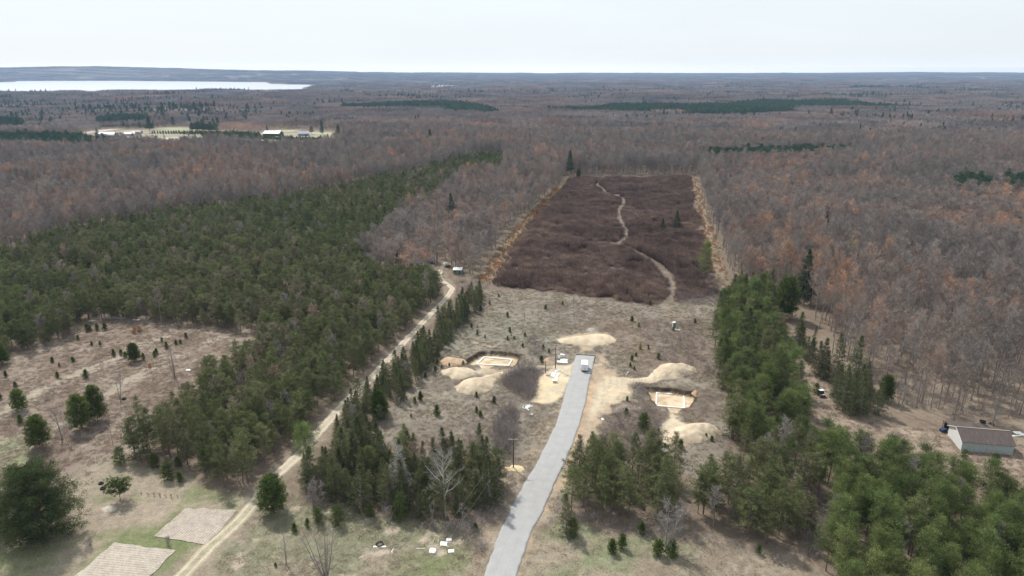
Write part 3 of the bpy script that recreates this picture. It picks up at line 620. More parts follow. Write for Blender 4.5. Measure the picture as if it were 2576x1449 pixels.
# ------------------------------------------------------------------ plant meshes
def slivers(P, D, Wd, rng):
    P = np.asarray(P); D = np.asarray(D); r = rng.normal(size=D.shape); s = np.cross(D, r); s /= np.linalg.norm(s, axis=1)[:, None]+1e-9
    Wd = np.broadcast_to(np.asarray(Wd), (len(P),))[:, None]
    V = np.empty((len(P)*3, 3)); V[0::3] = P-s*Wd/2; V[1::3] = P+s*Wd/2; V[2::3] = P+D
    return V
def tubes(segs, n=4):
    """segs rows: x0 y0 z0 x1 y1 z1 r0 r1"""
    S_ = np.asarray(segs, float); p0, p1, r0, r1 = S_[:, :3], S_[:, 3:6], S_[:, 6], S_[:, 7]
    d = p1-p0; d /= np.linalg.norm(d, axis=1)[:, None]+1e-9
    ref = np.where(np.abs(d[:, 2:3]) < .9, np.array([[0, 0, 1.0]]), np.array([[1.0, 0, 0]]))
    a = np.cross(d, ref); a /= np.linalg.norm(a, axis=1)[:, None]; b = np.cross(d, a)
    V = np.empty((len(S_), 2*n, 3))
    for k in range(n):
        th = 2*math.pi*k/n; o = math.cos(th)*a+math.sin(th)*b
        V[:, k] = p0+o*r0[:, None]; V[:, n+k] = p1+o*r1[:, None]
    Fs = np.empty((len(S_), n, 4), int); base = np.arange(len(S_))*2*n
    for k in range(n):
        Fs[:, k] = np.stack([base+k, base+(k+1) % n, base+n+(k+1) % n, base+n+k], 1)
    return V.reshape(-1, 3), Fs.reshape(-1, 4)

class Plant: pass
def finish(name, segs, nv, shade, mt, mc, extra=None):
    """trunk mesh, crown mesh and one joined mesh (for the masses)"""
    pl = Plant(); tv, tf = tubes(segs); tris = np.arange(len(nv)).reshape(-1, 3)
    pl.trunk = mesh_from(name+'_trunk', tv, [tf], [mt], shade=np.full(len(tv), .5))
    pl.crown = mesh_from(name+'_crown', nv, [tris], [mc], shade=np.repeat(shade, 3))
    V = np.vstack([tv, nv]); me = mesh_from(name, V, [tf, tris+len(tv)], [mt, mc], fm=np.r_[np.zeros(len(tf)), np.ones(len(tris))], shade=np.r_[np.full(len(tv), .5), np.repeat(shade, 3)])
    pl.joined = bpy.data.objects.new(name+'_form', me)
    return pl

def conifer(name, h, r, start, shape, seed, mt, mc, nwh=13, per=5, tufts=5, nn=9, nl=.38, nw=.06, droop=-.1, lean=.3, gap=.15, dead=0, mult=1.0, irr=.35, tr=.013, puff=None):
    rng = np.random.default_rng(seed); segs = []; P = []; D = []; sh = []
    top = np.array([rng.normal()*lean, rng.normal()*lean, h]); k1 = np.array([rng.normal()*lean*.5, rng.normal()*lean*.5, h*.5])
    def tp(f):
        return (np.array([0, 0, 0])*(1-f)+k1*f)*(1-f)+(k1*(1-f)+top*f)*f if True else None
    ts = np.linspace(0, 1, 7); pts = [tp(x) for x in ts]; R0 = h*tr+.03
    for i in range(6): segs.append([*pts[i], *pts[i+1], R0*(1-ts[i]*.92), R0*(1-ts[i+1]*.92)])
    def env(g):
        if shape == 'cone': return (1-g)**.85*(.25+.75*min(1, g*6+.45))+.03
        if shape == 'pine': return math.sin(math.pi*min(1, (g*.80+.17)))**.8*(1-.25*g)+.08
        if shape == 'round': return math.sqrt(max(0, 1-((g-.42)/.62)**2))+.02
        if shape == 'bush': return math.sqrt(max(0, 1-((g-.30)/.74)**2))*(1-.15*g)
        if shape == 'umbrella': return .35+.65*math.sin(math.pi*min(1, g*.75+.25)) if g < .9 else .45
    az = rng.random()*6.28
    for wq in range(nwh):
        g = (wq+rng.random()*.7)/nwh; f = start+(1-start)*g*.985; o = tp(f)
        for b in range(per):
            if rng.random() < gap: continue
            az += 2.39996+rng.normal()*.25
            L = r*env(g)*(1-irr+irr*2*rng.random())
            if L < .12: L = .12
            el = droop*(1-g)+(.75 if shape in ('pine', 'round') else .55 if shape == 'cone' else .6)*g**1.3+rng.normal()*.12
            if shape == 'umbrella': el = .35+.2*g
            dr = np.array([math.cos(az)*math.cos(el), math.sin(az)*math.cos(el), math.sin(el)])
            e = o+dr*L; segs.append([*o, *e, .012*L+.012, .008])
            nt_ = max(2, int(round(tufts*(L/r)+.5)))
            for q in range(nt_):
                ft = .30+.74*(q+rng.random()*.8)/nt_
                side = np.cross(dr, [0, 0, 1.0]); side /= np.linalg.norm(side)+1e-9
                c = o+dr*L*ft+side*rng.normal()*L*.20*ft+np.array([0, 0, rng.normal()*.10*L*.5+.02])
                m = int(nn*mult*(.7+.6*rng.random())); s0 = rng.random()
                dirs = rng.normal(size=(m, 3))*.75+dr*.55+np.array([0, 0, .35]); dirs /= np.linalg.norm(dirs, axis=1)[:, None]
                sc = nl*(.7+.6*rng.random(m))
                P.append(c+rng.normal(size=(m, 3))*(nl*.35 if puff is None else np.array([puff, puff, puff*.75])*.5)); D.append(dirs*sc[:, None]); sh.append(np.clip(s0*.65+rng.random(m)*.35, 0, 1))
    # leader
    m = int(14*mult); dirs = rng.normal(size=(m, 3))*.5+np.array([0, 0, .8]); dirs /= np.linalg.norm(dirs, axis=1)[:, None]
    P.append(top+rng.normal(size=(m, 3))*[.08, .08, .3]-[0, 0, .25]); D.append(dirs*nl); sh.append(rng.random(m))
    for q in range(dead):                                             # dead lower branches
        f = start*(.25+.8*rng.random()); o = tp(f); a_ = rng.random()*6.28; L = r*(.3+.5*rng.random())
        e = o+np.array([math.cos(a_)*L, math.sin(a_)*L, rng.normal()*.15*L-.1]); segs.append([*o, *e, .016, .006])
        for z_ in range(2):
            b_ = o+(e-o)*(.4+.5*rng.random()); e2 = b_+rng.normal(size=3)*.35*L*.6; segs.append([*b_, *e2, .010, .004])
    P = np.vstack(P); D = np.vstack(D)
    return finish(name, segs, slivers(P, D, nw*(.7+.6*rng.random(len(P))), rng), np.concatenate(sh), mt, mc)

def bare(name, h, r, start, seed, mt, mc, nl_=13, ns_=7, ntw=8, tl=1.0, tw=.035, stems=1, up=.75, spread=.25, tr=.011, limbw=1.0):
    rng = np.random.default_rng(seed); segs = []; P = []; D = []; sh = []
    for stn in range(stems):
        a0 = rng.random()*6.28+stn*6.28/max(1, stems); off = (0 if stems == 1 else 1)
        hs = h*(1 if stems == 1 else .8+.2*rng.random())
        foot = np.array([math.cos(a0)*.15*off, math.sin(a0)*.15*off, 0]); tip = foot+np.array([math.cos(a0)*off*spread*hs*rng.random(), math.sin(a0)*off*spread*hs*rng.random(), hs*.93])+rng.normal(size=3)*[.35, .35, 0]
        mid = (foot+tip)/2+rng.normal(size=3)*[.3, .3, 0]
        tp = lambda f: (foot*(1-f)+mid*f)*(1-f)+(mid*(1-f)+tip*f)*f
        ts = np.linspace(0, 1, 8); R0 = hs*tr+.03
        pts = [tp(x) for x in ts]
        for i in range(7): segs.append([*pts[i], *pts[i+1], R0*(1-ts[i]*.9), R0*(1-ts[i+1]*.9)])
        n_l = max(3, nl_//stems); az = rng.random()*6.28; rr_ = r*(1 if stems == 1 else .6)
        for k in range(n_l):
            g = (k+rng.random())/n_l; f = start+(.97-start)*g; o = tp(f); az += 2.4+rng.normal()*.3
            L = rr_*(1.15-.45*g)*(.75+.5*rng.random())*(.65+.35*math.sin(math.pi*min(1, g+.25)))
            el = up*(.62+.5*g)+rng.normal()*.12; d = np.array([math.cos(az)*math.cos(el), math.sin(az)*math.cos(el), math.sin(el)])
            p1 = o+d*L*.5; d2 = d+np.array([0, 0, .35]); d2 /= np.linalg.norm(d2); p2 = p1+d2*L*.6
            rb = (.018+.013*L)*limbw
            segs.append([*o, *p1, rb, rb*.65]); segs.append([*p1, *p2, rb*.65, rb*.3])
            for j in range(ns_):
                fs = .18+.85*(j+rng.random())/ns_; q = o+(p1-o)*min(1, fs*2) if fs < .5 else p1+(p2-p1)*min(1, (fs-.5)*2)
                ds = d2*.6+rng.normal(size=3)*.55+np.array([0, 0, .25]); ds /= np.linalg.norm(ds); Ls = L*.42*(.6+.7*rng.random())
                e = q+ds*Ls
                P.append(q[None]); D.append((ds*Ls)[None]); sh.append([.35]); s0 = rng.random()
                m = ntw; c = q+ds*Ls*(.25+.75*rng.random((m, 1))); dd = ds*.7+rng.normal(size=(m, 3))*.55+np.array([0, 0, .25]); dd /= np.linalg.norm(dd, axis=1)[:, None]
                P.append(c); D.append(dd*(tl*(.5+.7*rng.random((m, 1))))); sh.append(np.clip(.3*s0+.7*rng.random(m), 0, 1))
    P = np.vstack(P); D = np.vstack(D); sh = np.concatenate(sh)
    return finish(name, segs, slivers(P, D, tw*(.7+.6*rng.random(len(P))), rng), sh, mt, mc)

rnd = np.random.default_rng(2024)
SCR = [conifer('plantation_pine', 10+rnd.random()*1.5, 2.35+rnd.random()*.5, .26+.1*rnd.random(), 'cone' if i in (1, 3, 6) else 'pine', 100+i, M['pinebark'], M['scrawny'], nwh=13, per=5, tufts=6, nn=14, nl=.44, nw=.085, gap=.2, dead=9, irr=.45, puff=.42, tr=.011) for i in range(7)]
LUS = [conifer('pine', 12+rnd.random()*2, 2.2+rnd.random()*.5, .36+.08*rnd.random(), 'pine' if i in (1, 4) else 'round', 200+i, M['pinebark'], M['lush'], nwh=11, per=5, tufts=3, nn=34, nl=.40, nw=.085, gap=.2, dead=8, irr=.4, puff=.80) for i in range(7)]
DKP = [conifer('dark_pine', 13, 2.6, .3, 'round', 250+i, M['pinebark'], M['farpine'], nwh=10, per=6, tufts=3, nn=16, nl=.6, nw=.16, gap=.1, puff=.7) for i in range(3)]
SPC = [conifer('spruce', 9.5+rnd.random()*1.5, 2.1+rnd.random()*.5, .06, 'cone', 300+i, M['bark'], M['spruce'], nwh=22, per=6, tufts=5, nn=11, nl=.40, nw=.075, droop=-.3, gap=.15, lean=.25, irr=.45) for i in range(5)]
FIR = [conifer('fir', 20, 4.4+.6*rnd.random(), .14+.08*i, 'cone', 340+i, M['bark'], M['darkfir'], nwh=26, per=7, tufts=6, nn=14, nl=.6, nw=.13, droop=-.15, gap=.15, lean=.25, irr=.4) for i in range(3)]
BSH = [conifer('young_pine', 5, 1.75+.3*rnd.random(), .05, 'bush', 380+i, M['pinebark'], M['bush'], nwh=14, per=7, tufts=4, nn=13, nl=.34, nw=.065, droop=.15, gap=.08, lean=.08, irr=.22) for i in range(4)]
FPN = [conifer('field_pine', 9, 3.25+.2*i, .13, 'bush', 420+i, M['pinebark'], M['bush'], nwh=19, per=10, tufts=7, nn=18, nl=.42, nw=.085, droop=.1, gap=.04, lean=.1, irr=.14) for i in range(3)]
SAP = [conifer('sapling', 2.0, .60+.1*rnd.random(), .06, 'cone', 460+i, M['pinebark'], M['bush'], nwh=9, per=6, tufts=2, nn=10, nl=.26, nw=.06, droop=.35, gap=.05, lean=.05, irr=.25) for i in range(4)]
RSAP = conifer('rusty_sapling', 2.0, .7, .06, 'bush', 470, M['pinebark'], M['rust'], nwh=8, per=6, tufts=2, nn=8, nl=.28, nw=.07, irr=.3)
YSAP = conifer('yellow_sapling', 2.0, .7, .06, 'cone', 471, M['pinebark'], M['yellow'], nwh=8, per=6, tufts=2, nn=8, nl=.28, nw=.07, irr=.3)
M['oldpine'] = mat_plant('old_pine_needles', [(0, (.050, .068, .030)), (.6, (.070, .092, .038)), (1, (.095, .115, .045))], .25, gain=1.0, shade_amt=.6)
BIG = [conifer('great_pine', 15, 6.4, .04, 'bush', 500+i, M['pinebark'], M['oldpine'], nwh=17, per=11, tufts=8, nn=62, nl=.42, nw=.085, puff=.85, droop=.2, gap=.18, lean=.6, irr=.36) for i in range(1)]
UMB = conifer('flat_pine', 4.6, 3.0, .42, 'umbrella', 520, M['pinebark'], M['bush'], nwh=7, per=9, tufts=8, nn=18, nl=.32, nw=.07, irr=.2)
DSP = [conifer('dead_spruce', 9, 1.7, .08, 'cone', 540+i, M['deadbark'], M['greytwig'], nwh=20, per=6, tufts=4, nn=8, nl=.5, nw=.035, droop=-.2, gap=.1, lean=.1) for i in range(2)]
MAP = [bare('maple', 15.5+rnd.random()*2.5, 3.2+rnd.random()*1.1, .40+.1*rnd.random(), 600+i, M['bark'], M['twig'], nl_=15, ns_=8, ntw=16, tl=1.0, tw=.052, up=.88) for i in range(8)]
TAN = [bare('tan_maple', 14, 3.8, .42, 640+i, M['bark'], M['tan'], ntw=10, tw=.05) for i in range(2)]
ASP = bare('aspen', 15, 3.9, .28, 660, M['palebark'], M['greytwig'], nl_=18, ns_=8, ntw=9, tl=1.1, tw=.045, tr=.013, limbw=1.6)
SML = [bare('small_bare', 8.5, 1.5+.3*i, .35, 680+i, M['bark'], M['brush'], nl_=9, ns_=5, ntw=5, tl=.8, tw=.035, stems=1+i, up=1.05, spread=.12, tr=.012) for i in range(4)]
BIGB = bare('big_bare', 12, 4.6, .16, 690, M['bark'], M['brush'], nl_=30, ns_=6, ntw=5, tl=.9, tw=.03, stems=7, up=.85, spread=.45, tr=.014, limbw=1.4)
SHR = [bare('bare_shrub', 4.5, 2.3, .05, 700+i, M['bark'], M['brush'], nl_=26, ns_=6, ntw=7, tl=.8, tw=.028, stems=5, up=.8, spread=.5, tr=.008) for i in range(3)]
PSHR = bare('pale_shrub', 8.5, 4.0, .12, 705, M['deadbark'], M['greytwig'], nl_=30, ns_=8, ntw=8, tl=.9, tw=.03, stems=5, up=.75, spread=.35, tr=.010, limbw=1.2)

def stems_patch(name, n, w, h0, h1, seed, mc, sw=.05, br=3, lean=.18):
    rng = np.random.default_rng(seed); P = np.c_[(rng.random((n, 2))-.5)*w, np.zeros(n)]; hh = h0+(h1-h0)*rng.random(n)
    D = np.c_[rng.normal(size=(n, 2))*lean*hh[:, None], hh]; Ps = [P]; Ds = [D]; sh = [rng.random(n)*.6]
    for k in range(br):
        f = .3+.6*rng.random((n, 1)); q = P+D*f; L = hh[:, None]*(.22+.2*rng.random((n, 1)))
        dd = rng.normal(size=(n, 3))*[.6, .6, .25]+[0, 0, .7]; dd /= np.linalg.norm(dd, axis=1)[:, None]; Ps.append(q); Ds.append(dd*L); sh.append(rng.random(n))
    P = np.vstack(Ps); D = np.vstack(Ds); nv = slivers(P, D, sw*(.6+.8*rng.random(len(P))), rng)
    me = mesh_from(name, nv, [np.arange(len(nv)).reshape(-1, 3)], [mc], shade=np.repeat(np.concatenate(sh), 3))
    return bpy.data.objects.new(name+'_form', me)
THK = [stems_patch('thicket', 90, 2.4, 1.8, 3.6, 800+i, M['thicket'], .055, 4) for i in range(4)]
BRS = [stems_patch('brush', 40, 2.2, 1.2, 3.4, 810+i, M['brush'], .035, 4, .22) for i in range(3)]
GRA = [stems_patch('grass', 60, 1.25, .08, .30, 820+i, M['drygrass'], .05, 1, .8) for i in range(3)]
BRK = [stems_patch('bracken', 60, 1.25, .08, .34, 830+i, M['bracken'], .055, 1, .8) for i in range(3)]
GGR = [stems_patch('lawn', 22, .9, .05, .14, 840+i, M['greengrass'], .06, 1, .9) for i in range(2)]

def wood_patch(name, n, w, hh, rr, mc, seed, nsl, tw, cone=False, mt=None):
    """a piece of far woodland: many small crowns with trunks"""
    rng = np.random.default_rng(seed); segs = []; P = []; D = []; sh = []
    g = int(math.ceil(math.sqrt(n)))
    for k in range(n):
        x = ((k % g)+.5+rng.normal()*.33)/g*w-w/2; y = ((k//g)+.5+rng.normal()*.33)/g*w-w/2; h = hh*(.8+.35*rng.random()); r = rr*(.8+.45*rng.random()); s0 = rng.random()
        segs.append([x, y, -2, x, y, h*.75, .16, .07])
        m = nsl
        if cone:
            f = rng.random(m)**.7; a = rng.random(m)*6.28; R = r*(1-f)*.95+.1; c = np.c_[x+np.cos(a)*R, y+np.sin(a)*R, h*(.18+.82*f)]
            d = np.c_[np.cos(a), np.sin(a), np.full(m, .25)]*(.9*(1-f)[:, None]*r*.5+.25)
        else:
            q = rng.normal(size=(m, 3)); q /= np.linalg.norm(q, axis=1)[:, None]; q *= (rng.random((m, 1))**.4); q[:, 2] = np.abs(q[:, 2])**.8*np.sign(q[:, 2]+.35)
            c = np.c_[x, y, h*.68]+q*[r, r, h*.30]*.8; d = q*[.8, .8, .5]+np.array([0, 0, .8]); d /= np.linalg.norm(d, axis=1)[:, None]; d *= 1.5+rng.random((m, 1))
        P.append(c); D.append(d); sh.append(np.clip(.65*s0+.35*rng.random(m), 0, 1))
    P = np.vstack(P); D = np.vstack(D); nv = slivers(P, D, tw*(.7+.6*rng.random(len(P))), rng); tv, tf = tubes(segs, 3); tris = np.arange(len(nv)).reshape(-1, 3)
    me = mesh_from(name, np.vstack([tv, nv]), [tf, tris+len(tv)], [mt or M['bark'], mc], fm=np.r_[np.zeros(len(tf)), np.ones(len(tris))], shade=np.r_[np.full(len(tv), .5), np.repeat(np.concatenate(sh), 3)])
    return bpy.data.objects.new(name+'_form', me)
WDP = [wood_patch('far_wood', 121, 62, 15, 3.4, M['farwood'], 900+i, 52, .34) for i in range(4)]
CNP = [wood_patch('far_pinewood', 100, 42, 15, 2.6, M['farpine'], 920+i, 46, .55, cone=True) for i in range(3)]

# ------------------------------------------------------------------ masses: geometry-node copies of the real forms
def scatter(name, pts, rot, scl, forms, label, cat, kind='stuff', seed=1):
    n = len(pts)
    if n == 0: return
    me = bpy.data.meshes.new(name); me.vertices.add(n); me.vertices.foreach_set('co', np.asarray(pts, np.float32).ravel())
    rng = np.random.default_rng(seed)
    a = me.attributes.new('rot', 'FLOAT_VECTOR', 'POINT'); a.data.foreach_set('vector', np.asarray(rot, np.float32).ravel())
    a = me.attributes.new('scl', 'FLOAT_VECTOR', 'POINT'); a.data.foreach_set('vector', np.asarray(scl, np.float32).ravel())
    a = me.attributes.new('var', 'INT', 'POINT'); a.data.foreach_set('value', rng.integers(0, len(forms), n).astype(np.int32))
    o = link(bpy.data.objects.new(name, me))
    g = bpy.data.node_groups.new(name+'_nodes', 'GeometryNodeTree'); g.interface.new_socket('Geometry', in_out='INPUT', socket_type='NodeSocketGeometry'); g.interface.new_socket('Geometry', in_out='OUTPUT', socket_type='NodeSocketGeometry')
    N, L = g.nodes, g.links; gi = N.new('NodeGroupInput'); go = N.new('NodeGroupOutput'); jn = N.new('GeometryNodeJoinGeometry')
    def named(nm, ty):
        q = N.new('GeometryNodeInputNamedAttribute'); q.data_type = ty; q.inputs['Name'].default_value = nm; return q.outputs['Attribute']
    va, ro, sc = named('var', 'INT'), named('rot', 'FLOAT_VECTOR'), named('scl', 'FLOAT_VECTOR')
    for k, f in enumerate(forms):
        cm = N.new('FunctionNodeCompare'); cm.data_type = 'INT'; cm.operation = 'EQUAL'; L.new(va, cm.inputs[2]); cm.inputs[3].default_value = k
        ob = N.new('GeometryNodeObjectInfo'); ob.inputs['Object'].default_value = f; ob.inputs['As Instance'].default_value = True
        ip = N.new('GeometryNodeInstanceOnPoints'); L.new(gi.outputs[0], ip.inputs['Points']); L.new(cm.outputs['Result'], ip.inputs['Selection']); L.new(ob.outputs['Geometry'], ip.inputs['Instance'])
        er = N.new('FunctionNodeEulerToRotation'); L.new(ro, er.inputs[0]); L.new(er.outputs[0], ip.inputs['Rotation']); L.new(sc, ip.inputs['Scale'])
        L.new(ip.outputs[0], jn.inputs[0])
    L.new(jn.outputs[0], go.inputs[0])
    md = o.modifiers.new('copies', 'NODES'); md.node_group = g
    tag(o, label, cat, kind=kind); return o
def grid_pts(x0, x1, y0, y1, s, seed, jit=.42):
    rng = np.random.default_rng(seed); xs = np.arange(x0, x1, s); ys = np.arange(y0, y1, s*.87)
    Xg, Yg = np.meshgrid(xs, ys); Xg = Xg+(np.arange(len(ys)) % 2)[:, None]*s*.5
    Xg = Xg+rng.uniform(-jit, jit, Xg.shape)*s; Yg = Yg+rng.uniform(-jit, jit, Yg.shape)*s
    return Xg.ravel(), Yg.ravel()
def in_fan(x, y, m=1.14, pad=25): return np.abs(x) < (y*cp+H*sp)*(1288/F)*m+pad
def rotz(n, rng): return np.c_[rng.normal(size=(n, 2))*.04, rng.random(n)*6.283]
def scl(n, rng, a, b, flat=0): s = a+(b-a)*rng.random(n); return np.c_[s*(1+.1*rng.normal(size=n)), s*(1+.1*rng.normal(size=n)), s*(1+.11*rng.normal(size=n))]
def pts_in(P, s, seed, jit=.42):
    lo, hi = P.min(0), P.max(0); x, y = grid_pts(lo[0], hi[0], lo[1], hi[1], s, seed, jit); k = inpoly(x, y, P) & in_fan(x, y); return x[k], y[k]
def lane_clear(x, y, w=3.0):
    return (dline(x, y, LANE_G) > w) & (sdpoly(x, y, ROAD_G) < -1.5)

trees = []            # (kind, x, y, scale(3), zone)
def zone(kind, poly, s, seed, a, b, zname, keepf=None, jit=.42, thin=0):
    x, y = pts_in(EXCL[poly] if isinstance(poly, str) else G2(poly), s, seed, jit); rng = np.random.default_rng(seed+5)
    k = lane_clear(x, y)
    if thin: k &= rng.random(len(x)) > thin
    if keepf is not None: k &= keepf(x, y)
    x, y = x[k], y[k]; sc_ = scl(len(x), rng, a, b)
    for i in range(len(x)): trees.append((kind, x[i], y[i], sc_[i], zname, rng.random()))
hole = lambda u, v, du, dv: (lambda x, y: (lambda uv: ((uv[0]-u)/du)**2+((uv[1]-v)/dv)**2 > 1)(proj(x, y, 0)))
def holes(*hs):
    return lambda x, y: np.all([hole(*h)(x, y) for h in hs], axis=0)
zone('scrawny', 'plant', 3.9, 11, .72, 1.12, 'plant', holes((160, 690, 40, 16), (225, 705, 18, 9), (875, 720, 14, 10), (700, 530, 20, 8), (500, 990, 25, 20)), thin=.06)
zone('lush', 'belt', 5.0, 12, .62, 1.0, 'belt')
zone('scrawny', 'belt', 5.4, 121, .75, 1.15, 'belt')
zone('spruce', 'belt', 9, 122, .8, 1.3, 'belt')
zone('scrawny', 'midr', 3.9, 13, .85, 1.2, 'midr')
zone('scrawny', 'midr2', 4.1, 14, .85, 1.2, 'midr2', thin=.05)
zone('lush', 'corner', 4.1, 15, .72, .96, 'corner', lambda x, y: y > 92)
zone('scrawny', 'corner', 11, 151, .9, 1.15, 'corner', lambda x, y: y > 92)
zone('spruce', 'spr', 3.8, 16, .55, 1.1, 'spr', thin=.15)
zone('scrawny', 'spr', 5.2, 161, .6, 1.0, 'spr', thin=.15)
zone('bare', 'spr', 11, 162, .45, .6, 'spr', thin=.3)
zone('scrawny', 'strip', 5, 171, .35, .75, 'strip', thin=.2)
zone('bare', 'strip', 11, 172, .3, .5, 'strip', thin=.2)
zone('spruce', 'strip', 3.6, 17, .45, .9, 'strip', thin=.15)
zone('spruce', 'sprr', 4.4, 18, .7, 1.25, 'sprr', thin=.1)
zone('bare', 'plant', 13, 19, .5, .75, 'plant')
zone('bare', [(1745, 1200), (2030, 1150), (2060, 1360), (1980, 1410), (1745, 1330)], 10, 20, .55, .75, 'midr2')
zone('bare', 'corner', 13, 201, .6, .75, 'corner', lambda x, y: y > 100)
# leafless forest, single trees to about a kilometre
CON_BLK = [[(0, 336), (110, 338), (200, 343), (287, 352), (270, 366), (225, 368), (150, 360), (80, 352), (-400, 346), (-400, 334)],
           [(246, 308), (300, 302), (372, 301), (374, 309), (300, 312), (250, 315)], [(480, 328), (552, 329.5), (550, 332), (480, 330)],
           [(862, 262), (960, 259), (1110, 256), (1200, 262), (1256, 274), (1240, 284), (1130, 283), (1100, 272), (980, 269), (860, 268)],
           [(1372, 271), (1480, 267), (1560, 260), (1720, 262), (1900, 252), (2120, 250), (2180, 256), (2350, 264), (2350, 268), (2100, 268), (1900, 280), (1760, 282), (1600, 279), (1460, 277)],
           [(1766, 384), (1900, 379), (2150, 377), (2152, 386), (2030, 392), (1900, 396), (1790, 398)],
           [(2390, 451), (2500, 450), (2500, 466), (2400, 468)], [(2508, 452), (2900, 446), (2900, 470), (2530, 468)],
           [(-400, 298), (60, 296), (58, 306), (-400, 312)], [(782, 336), (790, 336), (790, 338), (782, 338)]]
CB = [G2([(u, v+(12*ppm(v)*.95 if i_ in (0, 3, 4, 5, 6, 7, 8) else 0)) for u, v in q]) for i_, q in enumerate(CON_BLK)]
CLR = [G2(q) for q in ([(1200, 404), (1268, 402), (1270, 424), (1206, 428)], [(1176, 373), (1204, 372), (1204, 384), (1176, 384)], [(676, 512), (715, 508), (716, 518), (678, 520)])]
def open_far(x, y):
    uv = proj(x, y, 0); k = np.ones(len(x), bool)
    k &= sdpoly(x, y, EXCL['farf']) < -3
    for q in CLR: k &= sdpoly(x, y, q) < 0
    for q in ([(147, 341), (300, 324), (298, 314), (200, 326), (140, 335)], [(395, 330), (505, 330), (505, 315), (395, 314)], [(655, 345), (860, 352), (860, 327), (655, 325)]): k &= sdpoly(x, y, G2(q)) < 0
    return k
x, y = grid_pts(-900, 900, 95, 1010, 4.7, 31); k = (np.abs(x) < (y*cp+H*sp)*.75*1.12+15) & inpoly(x, y, EXCL['dec']); x, y = x[k], y[k]
k = lane_clear(x, y, 3) & open_far(x, y)
for P_ in CB: k &= sdpoly(x, y, P_) < -1
k &= hole(2480, 1108, 95, 30)(x, y)
k &= sdpoly(x, y, EXCL['sprr']) < -1
x, y = x[k], y[k]; rng = np.random.default_rng(32)
k = rng.random(len(x)) > .10+.30*(vnoise(x, y, 45, 33) > .72)+.26*((x > 50) & (y < 300))*sst(330, 210, y)
x, y = x[k], y[k]; stand = fbm(x, y, 120, 35, 3); sc_ = scl(len(x), rng, .82, 1.1); sc_[:, 2] *= .78+.34*sst(.35, .6, stand)+.0; sc_[:, :2] *= 1.04
zn_ = np.where(x < 20, 'decl', 'decr')
for i in range(len(x)): trees.append(('bare', x[i], y[i], sc_[i], 'decl' if x[i] < 20 else 'decr', rng.random()))

forms = {'scrawny': SCR, 'lush': LUS, 'spruce': SPC, 'bare': MAP}
YNG = None
hgt = {'scrawny': 10.5, 'lush': 12.5, 'spruce': 10, 'bare': 16}
lab = {
 ('scrawny', 'plant'): ('dull green thin-crowned pine in the big plantation left of the gravel lane', 'pines of the plantation left of the gravel lane'),
 ('scrawny', 'spr'): ('round-topped dull pine among the dark spruces of the foreground stand', 'pines of the foreground spruce stand'),
 ('bare', 'spr'): ('grey leafless tree among the dark spruces of the foreground stand', 'leafless trees of the foreground spruce stand'),
 ('bare', 'strip'): ('small leafless tree in the lane strip', 'leafless trees along the right side of the lane'),
 ('scrawny', 'strip'): ('small dull pine in the strip along the right side of the gravel lane', 'pines along the right side of the lane'),
 ('scrawny', 'midr'): ('dull green pine in the clump just right of the paved road', 'pines in the clump beside the paved road'),
 ('scrawny', 'midr2'): ('thin dull green pine between the road clump and the fresh green corner wood', 'pines between the road clump and the corner wood'),
 ('lush', 'belt'): ('fresh green pine in the narrow belt right of the footing pits', 'pines of the belt right of the footing pits'),
 ('scrawny', 'belt'): ('duller olive pine in the narrow belt right of the footing pits', 'dull pines of the belt right of the footing pits'),
 ('spruce', 'belt'): ('dark pointed spruce in the pine belt right of the footing pits', 'spruces of the belt right of the footing pits'),
 ('scrawny', 'corner'): ('dull olive pine among the bright pines of the wood below the barn', 'dull pines of the wood below the barn'),
 ('lush', 'corner'): ('bright green full-crowned pine in the wood below the grey barn', 'pines of the wood below the barn'),
 ('spruce', 'spr'): ('dark narrow spruce in the foreground stand between gravel lane and paved road', 'spruces of the foreground stand'),
 ('spruce', 'strip'): ('small dark spruce in the strip along the right side of the gravel lane', 'spruces along the right side of the lane'),
 ('spruce', 'sprr'): ('dark spruce in the row at the edge of the leafless wood behind the parked buggy', 'spruces behind the parked buggy'),
 ('bare', 'plant'): ('grey leafless tree standing among the plantation pines left of the lane', 'leafless trees among the plantation pines'),
 ('bare', 'midr2'): ('grey leafless tree among thin pines left of the corner wood', 'leafless trees left of the corner wood'),
 ('bare', 'corner'): ('grey leafless tree among the bright pines below the barn', 'leafless trees below the barn'),
 ('bare', 'decl'): ('tall grey leafless tree in the wood between plantation and dark thicket', 'leafless trees left of the dark thicket'),
 ('bare', 'decr'): ('tall grey leafless tree in the open wood behind the barn', 'leafless trees of the wood behind the barn')}
catn = {'scrawny': 'pine tree', 'lush': 'pine tree', 'spruce': 'spruce tree', 'bare': 'leafless tree'}
namn = {'scrawny': 'pine_tree', 'lush': 'pine_tree', 'spruce': 'spruce_tree', 'bare': 'leafless_tree'}
def place(name, pl, x, y, z, s, rz, label, cat, group=None, tilt=0):
    o = empty(name, (x, y, z), rz); o.scale = s if hasattr(s, '__len__') else (s, s, s)
    if tilt: o.rotation_euler.x = tilt
    link(bpy.data.objects.new('trunk', pl.trunk), o); link(bpy.data.objects.new('crown', pl.crown), o)
    return tag(o, label, cat, group)
